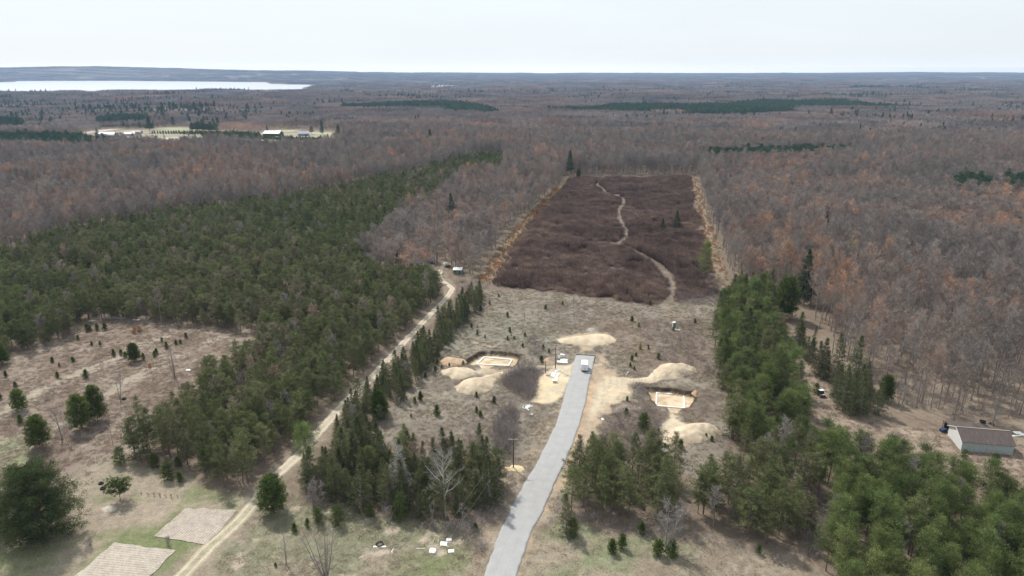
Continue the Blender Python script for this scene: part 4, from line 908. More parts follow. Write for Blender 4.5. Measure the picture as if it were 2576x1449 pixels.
LMK = [('the grey barn', 2470, 1130), ('the parked buggy', 2070, 1000), ('the tall dark pine', 2022, 765), ('the large lower sand pile', 1735, 1105), ('the right footing pit', 1690, 1000), ('the upper steep sand pile', 1700, 945), ("the paved road's end", 1470, 893),
       ('the front utility pole', 1291, 1178), ('the whitish aspen', 1122, 1300), ('the egg-shaped lane pine', 690, 1288), ("the lane's sharp bend", 1130, 735), ('the white-roofed camp shed', 1151, 690), ('the light green lane-side pine', 775, 1172), ('the flat-topped tree', 303, 1257), ('the two touching field pines', 225, 1078),
       ('the row of pale boxes', 160, 665), ('the pale table top', 222, 684), ('the white field scrap', 474, 930), ('the pale leafless tree', 1675, 1378), ('the narrow roadside spruce', 1425, 1342), ('the deep green pine', 1022, 770), ('the lone dark pine', 2071, 612),
       ('the branch pile', 330, 955), ('the large pale-sided spruce', 910, 1278), ('the tyres behind barn', 2473, 1062), ('the bright rounded pine', 954, 1050), ('the slender bare-trunked pine', 1769, 728), ('the lower right frame corner', 2560, 1440), ('the blue tarp shelter', 1081, 664), ('the barnside white scrap', 2562, 1090), ('the yellow-green corner-wood pine', 2290, 1240), ('the dark small edge pine', 2226, 1010), ('the short round young pines', 423, 1205), ('the yellowish budding tree', 2335, 690), ('the pale yellow budding tree', 2490, 760), ('the right frame edge', 2576, 950), ('the forked barnside tree', 2478, 1176), ('the tall utility pole', 1397, 928), ('the largest sand mound', 1190, 965), ('the left footing pit', 1240, 905), ('the green cabin', 1696, 826), ('the thicket front edge', 1440, 742), ('the small open-crowned pine', 338, 908), ('the upper left frame pine', 6, 916), ('the left rusty sapling', 337, 838)]
def describe(x, y, sc3, meds):
    u, v = proj(x, y, 0); u, v = float(u), float(v)
    best = min(LMK, key=lambda q: (u-q[1])**2+((v-q[2])*1.6)**2); du, dv = u-best[1], (v-best[2])*1.6
    rel = ('right of' if du > 0 else 'left of') if abs(du) > abs(dv) else ('in front of' if dv > 0 else 'behind')
    far = math.hypot(du, dv); near_ = 'just ' if far < 60 else ('' if far < 170 else 'well ')
    hh = sc3[2]/meds[1]; ww = (sc3[0]+sc3[1])/2/meds[0]
    sz = 'tall' if hh > 1.07 else ('short' if hh < .93 else 'mid-height'); br = 'broad' if ww > 1.06 else ('slim' if ww < .94 else '')
    return (sz+' '+br).strip(), near_+rel+' '+best[0]
ZN = {'plant': 'the left plantation', 'spr': 'the spruce stand', 'strip': 'the lane strip', 'midr': 'the roadside clump', 'midr2': 'the middle wood', 'belt': 'the pine belt', 'corner': 'the corner wood', 'sprr': 'the spruce row', 'decl': 'the leafless strip', 'decr': 'the right wood'}
rng = np.random.default_rng(77)
QUOTA = {'scrawny': 150, 'lush': 130, 'spruce': 300, 'bare': 280}
for kind in forms:
    L = [q for q in trees if q[0] == kind]
    xy = np.array([(q[1], q[2]) for q in L]); hh = hgt[kind]
    ub, vb = proj(xy[:, 0], xy[:, 1], 0); ut, vt = proj(xy[:, 0], xy[:, 1], hh)
    vis = (ut > -15) & (ut < 2591) & (vt < 1449) & (vb > 200)
    d = np.where(vis, np.hypot(xy[:, 0], xy[:, 1]), 1e9)
    order = np.argsort(d); indiv = set(order[:QUOTA[kind]][d[order[:QUOTA[kind]]] < 1e8].tolist())
    pp = []; rt = []; ss = []
    meds = (np.median([q[3][0] for q in L]), np.median([q[3][2] for q in L]))
    zs_ = gz(xy[:, 0], xy[:, 1])
    for i, q in enumerate(L):
        if i in indiv:
            f = forms[kind][int(q[5]*len(forms[kind]))]
            lb, gp = lab[(kind, q[4])]
            sz_, rl_ = describe(q[1], q[2], q[3], meds); lb = sz_+' '+{'scrawny': 'dull pine', 'lush': 'fresh pine', 'spruce': 'dark spruce', 'bare': 'leafless tree'}[kind]+' in '+ZN[q[4]]+', '+rl_
            if len(lb.split()) > 16: lb = lb.replace(' in the', ',', 1).replace(',', '', 1)
            if len(lb.split()) > 16: lb = ' '.join(lb.split()[1:])
            place(namn[kind], f, q[1], q[2], float(zs_[i])-.05, tuple(q[3]), rng.random()*6.28, lb, catn[kind], gp)
        else: pp.append((q[1], q[2], zs_[i]-.05)); ss.append(q[3])
    n = len(pp); lbs = {'scrawny': ('rest of the plantation pines merging into one green mass', 'pine wood'), 'lush': ('rest of the bright pines', 'pine wood'), 'spruce': ('rest of the dark spruces', 'spruce wood'), 'bare': ('brown and grey leafless forest stretching away behind the clearing', 'leafless wood')}[kind]
    if n: scatter({'scrawny': 'pine_wood', 'lush': 'bright_pine_wood', 'spruce': 'spruce_wood', 'bare': 'leafless_wood'}[kind], np.array(pp), rotz(n, rng), np.array(ss), [f.joined for f in forms[kind]], lbs[0], lbs[1], seed=5)
    print('TREES', kind, len(L), 'individual', len(indiv), 'mass', n)

# far woodland in patches, growing coarser with distance
px, py, ps = [], [], []
for y0, y1, s in ((985, 2700, 56), (2700, 8000, 95), (8000, 13300, 150)):
    hw_ = y1*.75*1.15+200; x, y = grid_pts(-hw_, hw_, y0, y1, s, int(y0), .12); k = in_fan(x, y, 1.12, 100) & (y > y0-1)
    x, y = x[k], y[k]; dk = np.ones(len(x), bool)
    if y0 < 8000:
        dk &= sdpoly(x, y, LAKE_G) < -s*.45
        dk &= sdpoly(x, y, POND_G) < -s*.3
        if y0 < 2600:
            dk &= open_far(x, y) & (sdpoly(x, y, EXCL['farf']) < -22)
        for P_ in CB: dk &= sdpoly(x, y, P_) < -8
    x, y = x[dk], y[dk]; px.append(x); py.append(y); ps.append(np.full(len(x), s/56.0))
px = np.concatenate(px); py = np.concatenate(py); ps = np.concatenate(ps); rng = np.random.default_rng(41)
cz = fbm(px, py, 420, 43, 3); uvp = proj(px, py, 0)
# conifer-rich tracts among the leafless ones
con = (cz > .62) | ((rng.random(len(px)) < .06))
zz = terrain(px.copy(), py.copy())
def patch_scatter(name, k, forms_, label, cat, sx=1.0, hs=1.0):
    n = int(k.sum()); s_ = np.c_[ps[k]*sx*1.04, ps[k]*sx*1.04, (.62+.5*sst(.35, .62, fbm(px[k], py[k], 240, 44, 3))+.12*rng.random(n))*hs]
    scatter(name, np.c_[px[k], py[k], zz[k]], np.c_[np.zeros((n, 2)), rng.integers(0, 4, n)*math.pi/2], s_, forms_, label, cat, seed=int(k.sum()) % 97)
patch_scatter('distant_leafless_wood', ~con | (rng.random(len(px)) < .35), WDP, 'distant brown leafless forest fading blue towards the horizon', 'far forest')
# scattered conifers in the distance: many small groups
x, y = grid_pts(-5200, 5200, 700, 5200, 17, 51); k = in_fan(x, y, 1.1, 60); x, y = x[k], y[k]
den = fbm(x, y, 330, 52, 4); den2 = fbm(x, y, 55, 53, 2); pr = sst(.50, .64, den*.62+den2*.38)*.85*sst(800, 1300, y)+.006+.015*sst(1300, 2500, y)
for q_, p_ in (([(1800, 334), (2240, 332), (2250, 350), (1800, 352)], .22), ([(2240, 312), (2700, 306), (2700, 346), (2260, 346)], .55), ([(2300, 270), (2700, 262), (2700, 295), (2330, 300)], .35), ([(-60, 258), (300, 262), (640, 262), (650, 280), (430, 290), (300, 300), (-60, 306)], .5), ([(650, 268), (870, 286), (860, 306), (560, 306)], .22),
               ([(860, 275), (1300, 285), (1290, 300), (880, 298)], .35), ([(1000, 318), (1140, 312), (1130, 372), (1000, 372)], .16), ([(1100, 233), (1750, 226), (1750, 238), (1100, 243)], .4), ([(2000, 240), (2576, 232), (2600, 246), (2000, 250)], .4), ([(1480, 282), (1680, 284), (1660, 296), (1480, 294)], .3), ([(-60, 318), (200, 330), (200, 345), (-60, 330)], .1)):
    pr = np.where(inpoly(x, y, G2(q_)), np.maximum(pr, p_*(.3+1.2*den2)), pr)
k = (rng.random(len(x)) < pr) & (sdpoly(x, y, LAKE_G) < -20) & open_far(x, y); x, y = x[k], y[k]; n = len(x)
scatter('distant_conifers', np.c_[x, y, terrain(x.copy(), y.copy())], rotz(n, rng), scl(n, rng, .55, .95), [f.joined for f in FIR]+[f.joined for f in DKP], 'scattered dark conifers dotted through the distant leafless forest', 'far conifers')
print('far conifers', n, 'patches', len(px))
# solid pine blocks in the middle distance
bx, by = [], []
for i, P_ in enumerate(CB):
    lo, hi = P_.min(0), P_.max(0); d_ = lo[1]; s = 4.6 if d_ < 800 else (6.0 if d_ < 1300 else 9.0)
    x, y = grid_pts(lo[0], hi[0], lo[1], hi[1], s, 60+i, .3); k = inpoly(x, y, P_) & in_fan(x, y, 1.14, 40); bx.append(x[k]); by.append(y[k])
bx = np.concatenate(bx); by = np.concatenate(by); n = len(bx); s_ = scl(n, rng, .95, 1.15); s_[:, :2] *= np.where(by > 1300, 1.5, 1.1)[:, None]
scatter('distant_pine_blocks', np.c_[bx, by, terrain(bx.copy(), by.copy())], rotz(n, rng), s_, [f.joined for f in DKP], 'solid dark green pine blocks lying in the brown forest', 'far pine plantation')
print('block pines', n)

# ------------------------------------------------------------------ undergrowth masses
P_ = EXCL['thick']; x, y = pts_in(P_, 1.75, 71); k = (dline(x, y, TRACK_G)+1.2*(vnoise(x, y, 4, 70)-.5) > 2.2) & (dline(x, y+2.6, TRACK_G) > 1.5) & (dline(x, y+5, TRACK_G) > 1.0) & (dline(x, y+3, G2([(1545, 610), (1600, 634), (1650, 664), (1684, 696)])) > 3.4); x, y = x[k], y[k]; rng = np.random.default_rng(72)
k = (vnoise(x, y, 9, 73)*.6+vnoise(x, y, 3, 74)*.4 > .30) & (rng.random(len(x)) < .35+.65*sst(-1, 5, sdpoly(x, y, P_)+3*(vnoise(x, y, 5, 76)-.5))); x, y = x[k], y[k]; n = len(x)
edge = sst(0, 9, sdpoly(x, y, P_)); hs = (.30+.95*sst(.2, .8, fbm(x, y, 16, 75, 3))+.2*rng.random(n))*(.5+.5*edge)
scatter('thicket', np.c_[x, y, gz(x, y)], rotz(n, rng), np.c_[np.ones(n)*1.05, np.ones(n)*1.05, hs], THK, 'dense dark purple-brown thicket filling the long clearing', 'thicket')
x1, y1, h1_ = [], [], []
def brush(poly, s, seed, hh, ground=False):
    x, y = pts_in(G2(poly), s, seed); k = lane_clear(x, y, 2.6) & (sdpoly(x, y, ROAD_G) < -1.2); x1.append(x[k]); y1.append(y[k]); h1_.append(np.full(k.sum(), hh)*(.7+.6*np.random.default_rng(seed).random(k.sum())))
brush([Rl(1500, 900), Rl(1600, 800), Rl(1760, 740), Rl(2000, 760), Rl(2050, 820), Rl(1990, 960), Rl(1930, 1200), Rl(1800, 1220), Rl(1700, 1100), Rl(1480, 1000)], 1.6, 81, 1.05)
brush([(1245, 1085), (1262, 1040), (1290, 1030), (1300, 1060), (1290, 1130), (1262, 1150), (1240, 1130)], 1.5, 82, 1.2)
brush([(1530, 1030), (1640, 1020), (1680, 1090), (1600, 1160), (1490, 1150)], 2.6, 83, .55)
brush([(1600, 800), (1760, 820), (1790, 950), (1640, 900)], 4.2, 84, .65)
brush([(1330, 850), (1360, 850), (1370, 900), (1330, 900)], 2.2, 85, .7)
brush([Rr(1210, 470), Rr(1330, 470), Rr(1340, 580), Rr(1240, 600)], 2.2, 86, .6)
brush([Rr(780, 650), Rr(900, 660), Rr(900, 800), Rr(790, 800)], 1.8, 87, .7)
brush([(1180, 1310), (1250, 1260), (1275, 1190), (1295, 1200), (1270, 1290), (1200, 1345), (1060, 1330)], 2.0, 88, .6)
brush([(1192, 1375), (1215, 1368), (1225, 1385), (1205, 1395)], 1.1, 89, .45)
brush([(2000, 1200), (2060, 1240), (2085, 1330), (2040, 1420), (2000, 1330)], 2.2, 90, 1.0)
brush([(920, 700), (1100, 715), (1190, 705), (1230, 720), (1190, 760), (1100, 745), (1000, 735)], 3.0, 91, .6)
brush([(1440, 1290), (1700, 1330), (1980, 1400), (1980, 1425), (1700, 1370), (1450, 1335)], 3.0, 92, .5)
brush([(1790, 690), (1850, 745), (1830, 770), (1700, 765), (1700, 740)], 2.6, 93, .7)
brush([(120, 1000), (170, 1000), (180, 1100), (140, 1110)], 4, 94, .6)
brush([(2100, 880), (2260, 960), (2560, 1000), (2570, 1060), (2400, 1050), (2200, 1000)], 4.5, 95, .8)
x = np.concatenate(x1); y = np.concatenate(y1); hs = np.concatenate(h1_); n = len(x)
scatter('brushwood', np.c_[x, y, gz(x, y)], rotz(n, rng), np.c_[np.ones(n), np.ones(n), hs], BRS, 'loose grey leafless brush between the pits, the road and the woods', 'brush')
x, y = pts_in(G2([(1850, 735), (2030, 760), (2110, 900), (2240, 1035), (2400, 1050), (2600, 1070), (3000, 1090), (3000, 700), (1850, 640)]), 4.4, 97); rng = np.random.default_rng(98); k = rng.random(len(x)) > .3; x, y = x[k], y[k]; n = len(x)
scatter('understory', np.c_[x, y, gz(x, y)], rotz(n, rng), scl(n, rng, .5, 1.35), [f.joined for f in SML[:3]], 'thin leafless saplings crowding under the right wood', 'understory')
x, y = pts_in(G2([(2060, 800), (2240, 1025), (2400, 1045), (2600, 1062), (3000, 1085), (3000, 850), (2060, 760)]), 3.6, 99); n = len(x)
scatter('forest_floor_brush', np.c_[x, y, gz(x, y)], rotz(n, rng), scl(n, rng, .4, .9), BRS+BRK, 'low brush and leaf litter on the floor of the right wood', 'brush')
# tan leaf-holding brush along thicket edges
RBR = [stems_patch('rusty_brush', 20, 1.6, .5, 1.6, 850+i, M['rust'], .10, 3, .35) for i in range(2)]
TBR = [stems_patch('tan_brush', 24, 1.6, .4, 1.4, 855+i, M['tan'], .09, 3, .35) for i in range(2)]
xa, ya = pts_in(G2([(1195, 712), (1285, 585), (1340, 528), (1400, 470), (1420, 480), (1348, 556), (1292, 635), (1242, 716)]), 2.6, 96)
xb, yb = pts_in(G2([(1745, 450), (1756, 450), (1775, 520), (1800, 590), (1828, 680), (1845, 735), (1800, 750), (1780, 660), (1765, 590), (1750, 520)]), 3.4, 961)
x = np.r_[xa, xb]; y = np.r_[ya, yb]; n = len(x)
scatter('leafy_brush', np.c_[x, y, gz(x, y)], rotz(n, rng), scl(n, rng, .7, 1.3), RBR+TBR, 'rusty and tan leaf-holding brush along the left edge of the dark thicket', 'brush')
# grass and bracken
def grassfield(name, poly, s, seed, forms_, label, cat, lo=.6, hi=1.3, avoid=True, hsc=1.0):
    x, y = pts_in(G2(poly), s, seed); k = (dline(x, y, LANE_G) > 2.0) & (sdpoly(x, y, ROAD_G) < -.6)
    c_ = np.array([0.0])
    if avoid:                                                      # none on bare sand: read the painted ground
        i = np.clip(np.searchsorted(gx, x), 0, n0-1); j = np.clip(np.searchsorted(gy, y), 0, n1-1); k &= RAW[j*n0+i] < .365
        for q in ([(380, 1353), (464, 1275), (602, 1280), (518, 1372)], [(188, 1452), (286, 1362), (442, 1383), (330, 1500), (140, 1490)]): k &= sdpoly(x, y, G2(q)) < -.2
        for PG in (PL_G, PR_G): k &= sdpoly(x, y, PG) < -.3
    k &= np.random.default_rng(seed+9).random(len(x)) < .25+.75*sst(.3, .7, fbm(x, y, 5, seed+1, 3))
    x, y = x[k], y[k]; n = len(x); rg = np.random.default_rng(seed); s_ = scl(n, rg, lo, hi); s_[:, 2] *= hsc
    scatter(name, np.c_[x, y, gz(x, y)-.02], rotz(n, rg), s_, forms_, label, cat); print(name, n)
grassfield('dry_grass', CLEAR, 1.0, 101, GRA+BRK[:1], 'dry tan grass and weeds covering the building clearing', 'dry grass')
grassfield('bracken', FIELD_L, 1.0, 102, BRK+GRA[:1], 'brown bracken and dry weeds covering the left field', 'bracken')
grassfield('dry_foreground_grass', [(600, 1330), (700, 1230), (950, 1300), (1180, 1320), (1250, 1300), (1200, 1475), (1000, 1520), (480, 1520)], .95, 103, GRA, 'thin dry grass in the foreground between lane and road', 'dry grass', hsc=.7)
grassfield('roadside_grass', [(1320, 1420), (1350, 1335), (1560, 1345), (1860, 1370), (2080, 1440), (2100, 1520), (1290, 1520)], .95, 104, GRA+GGR, 'short mixed grass right of the road at the bottom', 'grass', hsc=.6)
grassfield('barnyard_weeds', [(1985, 880), (2060, 890), (2100, 1000), (2160, 1060), (2400, 1085), (2576, 1100), (2900, 1130), (2900, 1330), (2500, 1235), (2400, 1190), (2200, 1130), (2040, 1110), (2020, 1000)], 1.2, 105, BRK+GRA[:1], 'brown weeds and litter around barn and buggy', 'weeds')

# ------------------------------------------------------------------ single trees, shrubs and saplings
def h_at(v_base, v_top):                                    # height of an upright thing from its base and top rows
    x, y, _ = at(CU, v_base)
    k = (CV-v_top)/F; d0, d2 = cp+sp*k, -sp+cp*k; return H+y*d2/d0
def single(name, pl, h0, u, vb, vt, label, cat, group=None, wf=1.0, rz=None):
    x, y, z = atg(u, vb); h = max(.3, h_at(vb, vt)); s = h/h0
    return place(name, pl, x, y, z-.03, (s*wf, s*wf, s), (u*1.7) % 6.28 if rz is None else rz, label, cat, group)
single('pine_tree', BIG[0], 15, 110, 1352, 1180, 'huge dark full-skirted pine at the lower left edge', 'pine tree')
single('pine_tree', BIG[0], 15, -28, 1330, 1192, 'broad dark pine cut by the left frame edge behind the huge pine', 'pine tree', wf=.8, rz=2.2)
single('pine_tree', FPN[0], 9, 690, 1288, 1200, 'dense egg-shaped green pine on the right side of the gravel lane bend', 'pine tree')
single('pine_tree', FPN[1], 9, 206, 1079, 996, 'left of the two touching field pines, slightly nearer and rounder', 'pine tree', wf=.82)
single('pine_tree', FPN[2], 9, 246, 1056, 974, 'right of the two touching field pines, slightly farther and darker', 'pine tree', wf=.66)
single('pine_tree', FPN[1], 9, 101, 1126, 1050, 'light green pine alone in the field nearest the pale lawn', 'pine tree', rz=1, wf=.85)
single('pine_tree', FPN[2], 9, 51.5, 1033, 982, 'smaller dark pine near the left frame edge in the field', 'pine tree', wf=.85, rz=3)
single('pine_tree', FPN[0], 9, 338, 908, 865, 'small open-crowned pine among saplings in the middle of the left field', 'pine tree', wf=.95, rz=2)
single('pine_tree', FPN[0], 9, 6, 916, 868, 'dark green pine at the left frame edge on the upper rim of the field', 'pine tree', rz=4)
single('pine_tree', UMB, 4.6, 303, 1257, 1212, 'flat-topped umbrella-shaped yellow-green tree above the garden beds', 'ornamental tree')
single('pine_tree', LUS[2], 12.8, 775, 1172, 1062, 'light green pine standing beside the lane at the left end of the spruce stand', 'pine tree', wf=1.25)
single('pine_tree', FPN[1], 9, 953.7, 1050, 984, 'bright rounded pine on the right edge of the lane strip', 'pine tree', wf=.8, rz=5)
single('pine_tree', BSH[0], 5, 1009, 1304, 1242, 'bright conical young pine at the front edge of the spruce stand', 'young pine', wf=.8)
single('pine_tree', BSH[1], 5, 849.6, 1318, 1271, 'round bright green young pine in front of the spruce stand', 'young pine')
single('pine_tree', BSH[2], 5, 801, 1316, 1278, 'narrow green young pine beside the round one in front of the spruces', 'young pine', wf=.8)
single('pine_tree', BSH[3], 5, 931, 1297, 1268, 'small young pine between the round pine and the conical pine', 'young pine')
single('pine_tree', BSH[0], 5, 303.8, 1167, 1126, 'dark bushy young pine at the lower left tip of the plantation', 'young pine')
single('pine_tree', BSH[1], 5, 391, 1176, 1140, 'dark green young pine under the plantation edge', 'young pine', wf=.9)
single('pine_tree', BSH[2], 5, 423, 1205, 1163, 'light round young pine in front of the plantation edge', 'young pine')
single('pine_tree', SAP[1], 2, 453.7, 1211, 1186, 'small dark young pine right of the light round one', 'young pine', wf=1.3)
single('pine_tree', BSH[3], 5, 449, 1172, 1150, 'low green young pine half hidden at the plantation edge', 'young pine')
single('spruce_tree', SPC[0], 10, 910, 1278, 1176, 'large pale-sided spruce at the front of the foreground stand', 'spruce tree', wf=1.35)
single('spruce_tree', SPC[1], 10, 1425, 1342, 1242, 'narrow dark spruce at the left tip of the clump by the road', 'spruce tree', wf=1.0)
single('young_pine', BSH[1], 5, 1441, 1348, 1305, 'green young pine at the foot of the narrow spruce by the road', 'young pine')
single('dead_spruce', DSP[0], 9, 1010, 1262, 1120, 'tall dead grey spruce in the middle of the foreground stand', 'dead spruce', wf=1.1)
single('dead_spruce', DSP[1], 9, 985, 1250, 1170, 'shorter dead grey spruce left of the tall dead one', 'dead spruce')
single('dead_spruce', DSP[0], 9, 854, 1264, 1226, 'small dead grey spruce near the left of the foreground stand', 'dead spruce', rz=2)
single('aspen_tree', ASP, 15, 1122, 1300, 1124, 'whitish leafless aspen with spreading limbs at the front of the spruce stand', 'leafless tree')
single('leafless_tree', SML[0], 8.5, 1164, 1330, 1262, 'slim pale leafless tree right of the white aspen', 'leafless tree', wf=1.3)
single('leafless_tree', SML[1], 8.5, 1085, 1320, 1245, 'slim pale leafless tree left of the white aspen', 'leafless tree')
single('leafless_tree', BIGB, 12, 820, 1462, 1318, 'many-stemmed dark leafless tree at the bottom frame edge', 'leafless tree')
single('leafless_tree', SML[2], 8.5, 720, 1421, 1335, 'thin leafless tree left of the many-stemmed one', 'leafless tree')
single('shrub', SHR[0], 4.5, 789, 1278, 1198, 'rounded grey leafless shrub at the left foot of the spruce stand', 'shrub', wf=.8)
single('shrub', SHR[1], 4.5, 973, 1314, 1272, 'small grey leafless shrub in front of the spruce stand', 'shrub', wf=.7)
single('leafless_tree', PSHR, 8.5, 1675, 1378, 1252, 'broad pale grey leafless tree in front of the clump right of the road', 'leafless tree')
single('leafless_tree', SML[3], 8.5, 439.5, 948, 862, 'clump of slender leafless stems beside white scrap in the left field', 'leafless tree', wf=.8)
single('leafless_tree', SML[2], 8.5, 301.8, 1009, 920, 'leafless twin-stemmed tree with dark debris at its foot', 'leafless tree', wf=.9)
single('leafless_tree', SML[0], 8.5, 157, 1105, 1018, 'spreading leafless tree between light green pine and paired pines', 'leafless tree', wf=1.5)
single('leafless_tree', SML[1], 8.5, 179, 1130, 1062, 'thin leafless tree below the paired field pines', 'leafless tree')
single('leafless_tree', SML[0], 8.5, 283.6, 1114, 1040, 'thin leaning leafless tree between field and plantation', 'leafless tree', wf=.6)
single('leafless_tree', SHR[2], 4.5, 231, 1375, 1350, 'tiny leafless fruit tree at the upper garden bed edge', 'fruit tree', wf=.8)
single('leafless_tree', SHR[0], 4.5, 423, 1369, 1344, 'tiny leafless fruit tree at the lower tip of the right garden bed', 'fruit tree', wf=.8)
single('pine_tree', FIR[0], 20, 2022, 765, 626, 'tall dark pine towering at the top of the right belt', 'pine tree', wf=.85)
single('pine_tree', FPN[0], 9, 1975, 800, 700, 'green pine just below the tall dark pine', 'pine tree', wf=.8)
single('pine_tree', LUS[1], 13, 1769, 728, 603, 'slender pine with bare lower trunk at the right edge of the thicket', 'pine tree', wf=.8)
single('pine_tree', FIR[1], 20, 2071, 612, 530, 'dark pine standing alone in the leafless wood on the right', 'pine tree', wf=.85)
single('pine_tree', FIR[0], 20, 1136, 560, 486, 'dark pine rising alone above the leafless strip right of the plantation', 'pine tree', wf=.9)
single('pine_tree', FIR[1], 20, 1001, 690, 632, 'dark spire-topped pine at the junk camp', 'pine tree', wf=.7)
single('pine_tree', FIR[1], 20, 1666, 582, 548, 'left, smaller pine of the pair in the dark thicket', 'pine tree', wf=1.0)
single('pine_tree', FIR[0], 20, 1702, 580, 529, 'right, taller pine of the pair in the dark thicket', 'pine tree', wf=1.0, rz=1)
single('pine_tree', FIR[2], 20, 1433, 448, 378, 'tall pine at the far left corner of the thicket', 'pine tree', wf=.7)
single('pine_tree', FPN[1], 9, 1455, 448, 425, 'short round pine at the far end of the thicket', 'pine tree', wf=.7)
single('pine_tree', FIR[0], 20, 12, 560, 494, 'dark pine at the left frame edge above the plantation', 'pine tree', wf=.9)
single('pine_tree', FIR[1], 20, 1258, 398, 353, 'spire pine beyond the tail end of the plantation', 'pine tree', wf=.7)
single('leafless_tree', TAN[0], 14, 2335, 690, 604, 'yellowish budding tree in the right leafless wood', 'budding tree')
single('leafless_tree', TAN[1], 14, 2490, 760, 660, 'pale yellow budding tree near the right frame edge', 'budding tree')
single('leafless_tree', TAN[0], 14, 2130, 700, 600, 'tan budding tree under the lone dark pine of the right wood', 'budding tree', rz=2)
single('pine_tree', FPN[2], 9, 2226, 1010, 948, 'dark small pine with thin trunk at the edge of the leafless wood', 'pine tree', wf=.7)
single('pine_tree', BSH[0], 5, 2053, 990, 965, 'bushy green young pine left of the parked buggy', 'young pine')
single('shrub', BSH[2], 5, 2502, 1172, 1142, 'green bush under the right end of the barn wall', 'bush')
single('shrub', BSH[1], 5, 2424, 1152, 1130, 'green bush under the left end of the barn wall', 'bush')
single('leafless_tree', SML[1], 8.5, 2478, 1176, 1098, 'forked pale leafless tree in front of the barn', 'leafless tree', wf=.8)
single('leafless_tree', SML[0], 8.5, 2507, 1190, 1140, 'short pale leafless tree right of the forked one', 'leafless tree', wf=.6)
single('pine_tree', BSH[3], 5, 1619, 1083, 1042, 'wide bushy dark pine left of the lower sand pile', 'young pine')
single('pine_tree', FPN[1], 9, 1022, 770, 720, 'deep green round pine in the plantation beside the lane bend', 'pine tree', wf=.9, rz=.5)
single('pine_tree', FPN[2], 9, 2290, 1240, 1180, 'yellow-green pine at the top edge of the corner wood', 'pine tree')
for i, (u, vb, vt, w_) in enumerate([(2245, 364, 349, .8), (2160, 345, 315, .7), (2110, 344, 325, .7), (1960, 345, 320, .8), (1998, 344, 321, .8), (2400, 410, 376, 1.), (2385, 413, 377, 1.), (2300, 391, 379, 1.1), (2280, 302, 280, .8), (1340, 262, 252, 1),
        (1082, 372, 326, .9), (1050, 362, 342, .7), (1014, 362, 343, .7), (950, 365, 340, .8), (1175, 309, 293, 1), (1195, 309, 297, 1), (1136, 308, 290, 1.2), (930, 316, 302, 1), (907, 318, 305, .9), (1615, 343, 331, 1), (377, 326, 291, 1.2), (2243, 336, 313, 1), (2265, 342, 318, 1),
        (292, 340, 327, .8), (297, 343, 329, .8), (811, 336, 302, .8), (852, 345, 312, .9), (244, 330, 314, 1), (826, 349, 336, 1.2), (862, 348, 333, 1.2), (673, 331, 311, .6), (646, 345, 333, 1.2), (770, 336, 329, 1.3)]):
    pos = ['right of the flat pine block', 'above the small pine block', 'above the small pine block', 'above the small pine block', 'above the small pine block', 'above the right edge pine block', 'above the right edge pine block', 'above the right edge pine block', 'in the far right forest', 'beyond the small pond', 'beyond the thicket in the middle distance'][min(i, 10)]
    if i > 22: pos = 'around the distant farm'
    elif i >= 10: pos = 'in the brown middle-distance forest left of centre'
    single('pine_tree', FIR[i % 3], 20, u, vb+5, vt, 'lone dark conifer '+pos, 'conifer', 'lone dark conifers '+pos, wf=w_)
# saplings: (u, v base, height px)
zsap = lambda lst, f: [(f(x, y)[0], f(x, y)[1], h*{'l': .17361, 'r': .26042}[m]) for (x, y, h, m) in lst]
sl = [(1035, 160, 65), (1120, 150, 25), (1230, 305, 42), (1560, 340, 62), (1655, 322, 44), (1595, 228, 48), (1612, 268, 25), (1812, 282, 55), (1778, 442, 55), (2075, 475, 75), (2160, 520, 62), (2050, 655, 88), (540, 692, 88), (510, 800, 82), (600, 472, 60), (545, 535, 88), (715, 718, 52), (915, 692, 55), (605, 742, 45), (370, 880, 70), (300, 1222, 135), (215, 1258, 85), (540, 1430, 150), (1110, 1388, 88), (1165, 1447, 88), (1360, 1252, 95), (1108, 1162, 75), (940, 1072, 35), (160, 1447, 45), (885, 590, 22), (1120, 260, 70)]
sr = [(795, 38, 35), (1400, 62, 45), (950, 318, 45), (830, 382, 35), (790, 425, 52), (775, 485, 45), (1045, 405, 55), (815, 512, 35), (745, 812, 45), (905, 1008, 62), (735, 945, 62), (895, 1100, 55), (1190, 135, 40), (810, 1212, 65), (1262, 1275, 85), (1110, 1262, 40), (1562, 1200, 50), (1505, 1170, 45), (1050, 1115, 40), (850, 1195, 35)]
sp_l = [(Rl(x, y)[0], Rl(x, y)[1], h*.17361, 'left') for x, y, h in sl]+[(Rr(x, y)[0], Rr(x, y)[1], h*.26042, 'right') for x, y, h in sr]
R1 = lambda x, y: (.40509*x, 862+.40509*y)
R4 = lambda x, y: (.34722*x, 419.3+.34722*y)
for (x, y, h) in [(455, 115, 28), (327, 118, 28), (368, 148, 25), (535, 215, 48), (358, 215, 35), (37, 212, 36), (95, 277, 32), (128, 498, 52), (570, 18, 26), (5, 352, 38)]: sp_l.append((*R1(x, y), h*.405, 'field'))
for (x, y, h) in [(635, 1192, 52), (655, 1190, 40), (705, 1185, 48), (762, 1182, 50), (1173, 1268, 32), (1208, 1315, 48), (1277, 1288, 34), (1308, 1280, 32), (1350, 1240, 40), (825, 1372, 48), (878, 1365, 42), (910, 1380, 42), (1042, 1398, 50), (1120, 1375, 40), (1135, 1358, 42), (727, 1298, 36), (530, 1412, 36), (380, 1418, 36), (566, 1252, 34), (666, 1290, 24)]: sp_l.append((*R4(x, y), h*.347, 'field'))
R5 = lambda x, y: (858.6+.34722*x, 419.3+.34722*y)
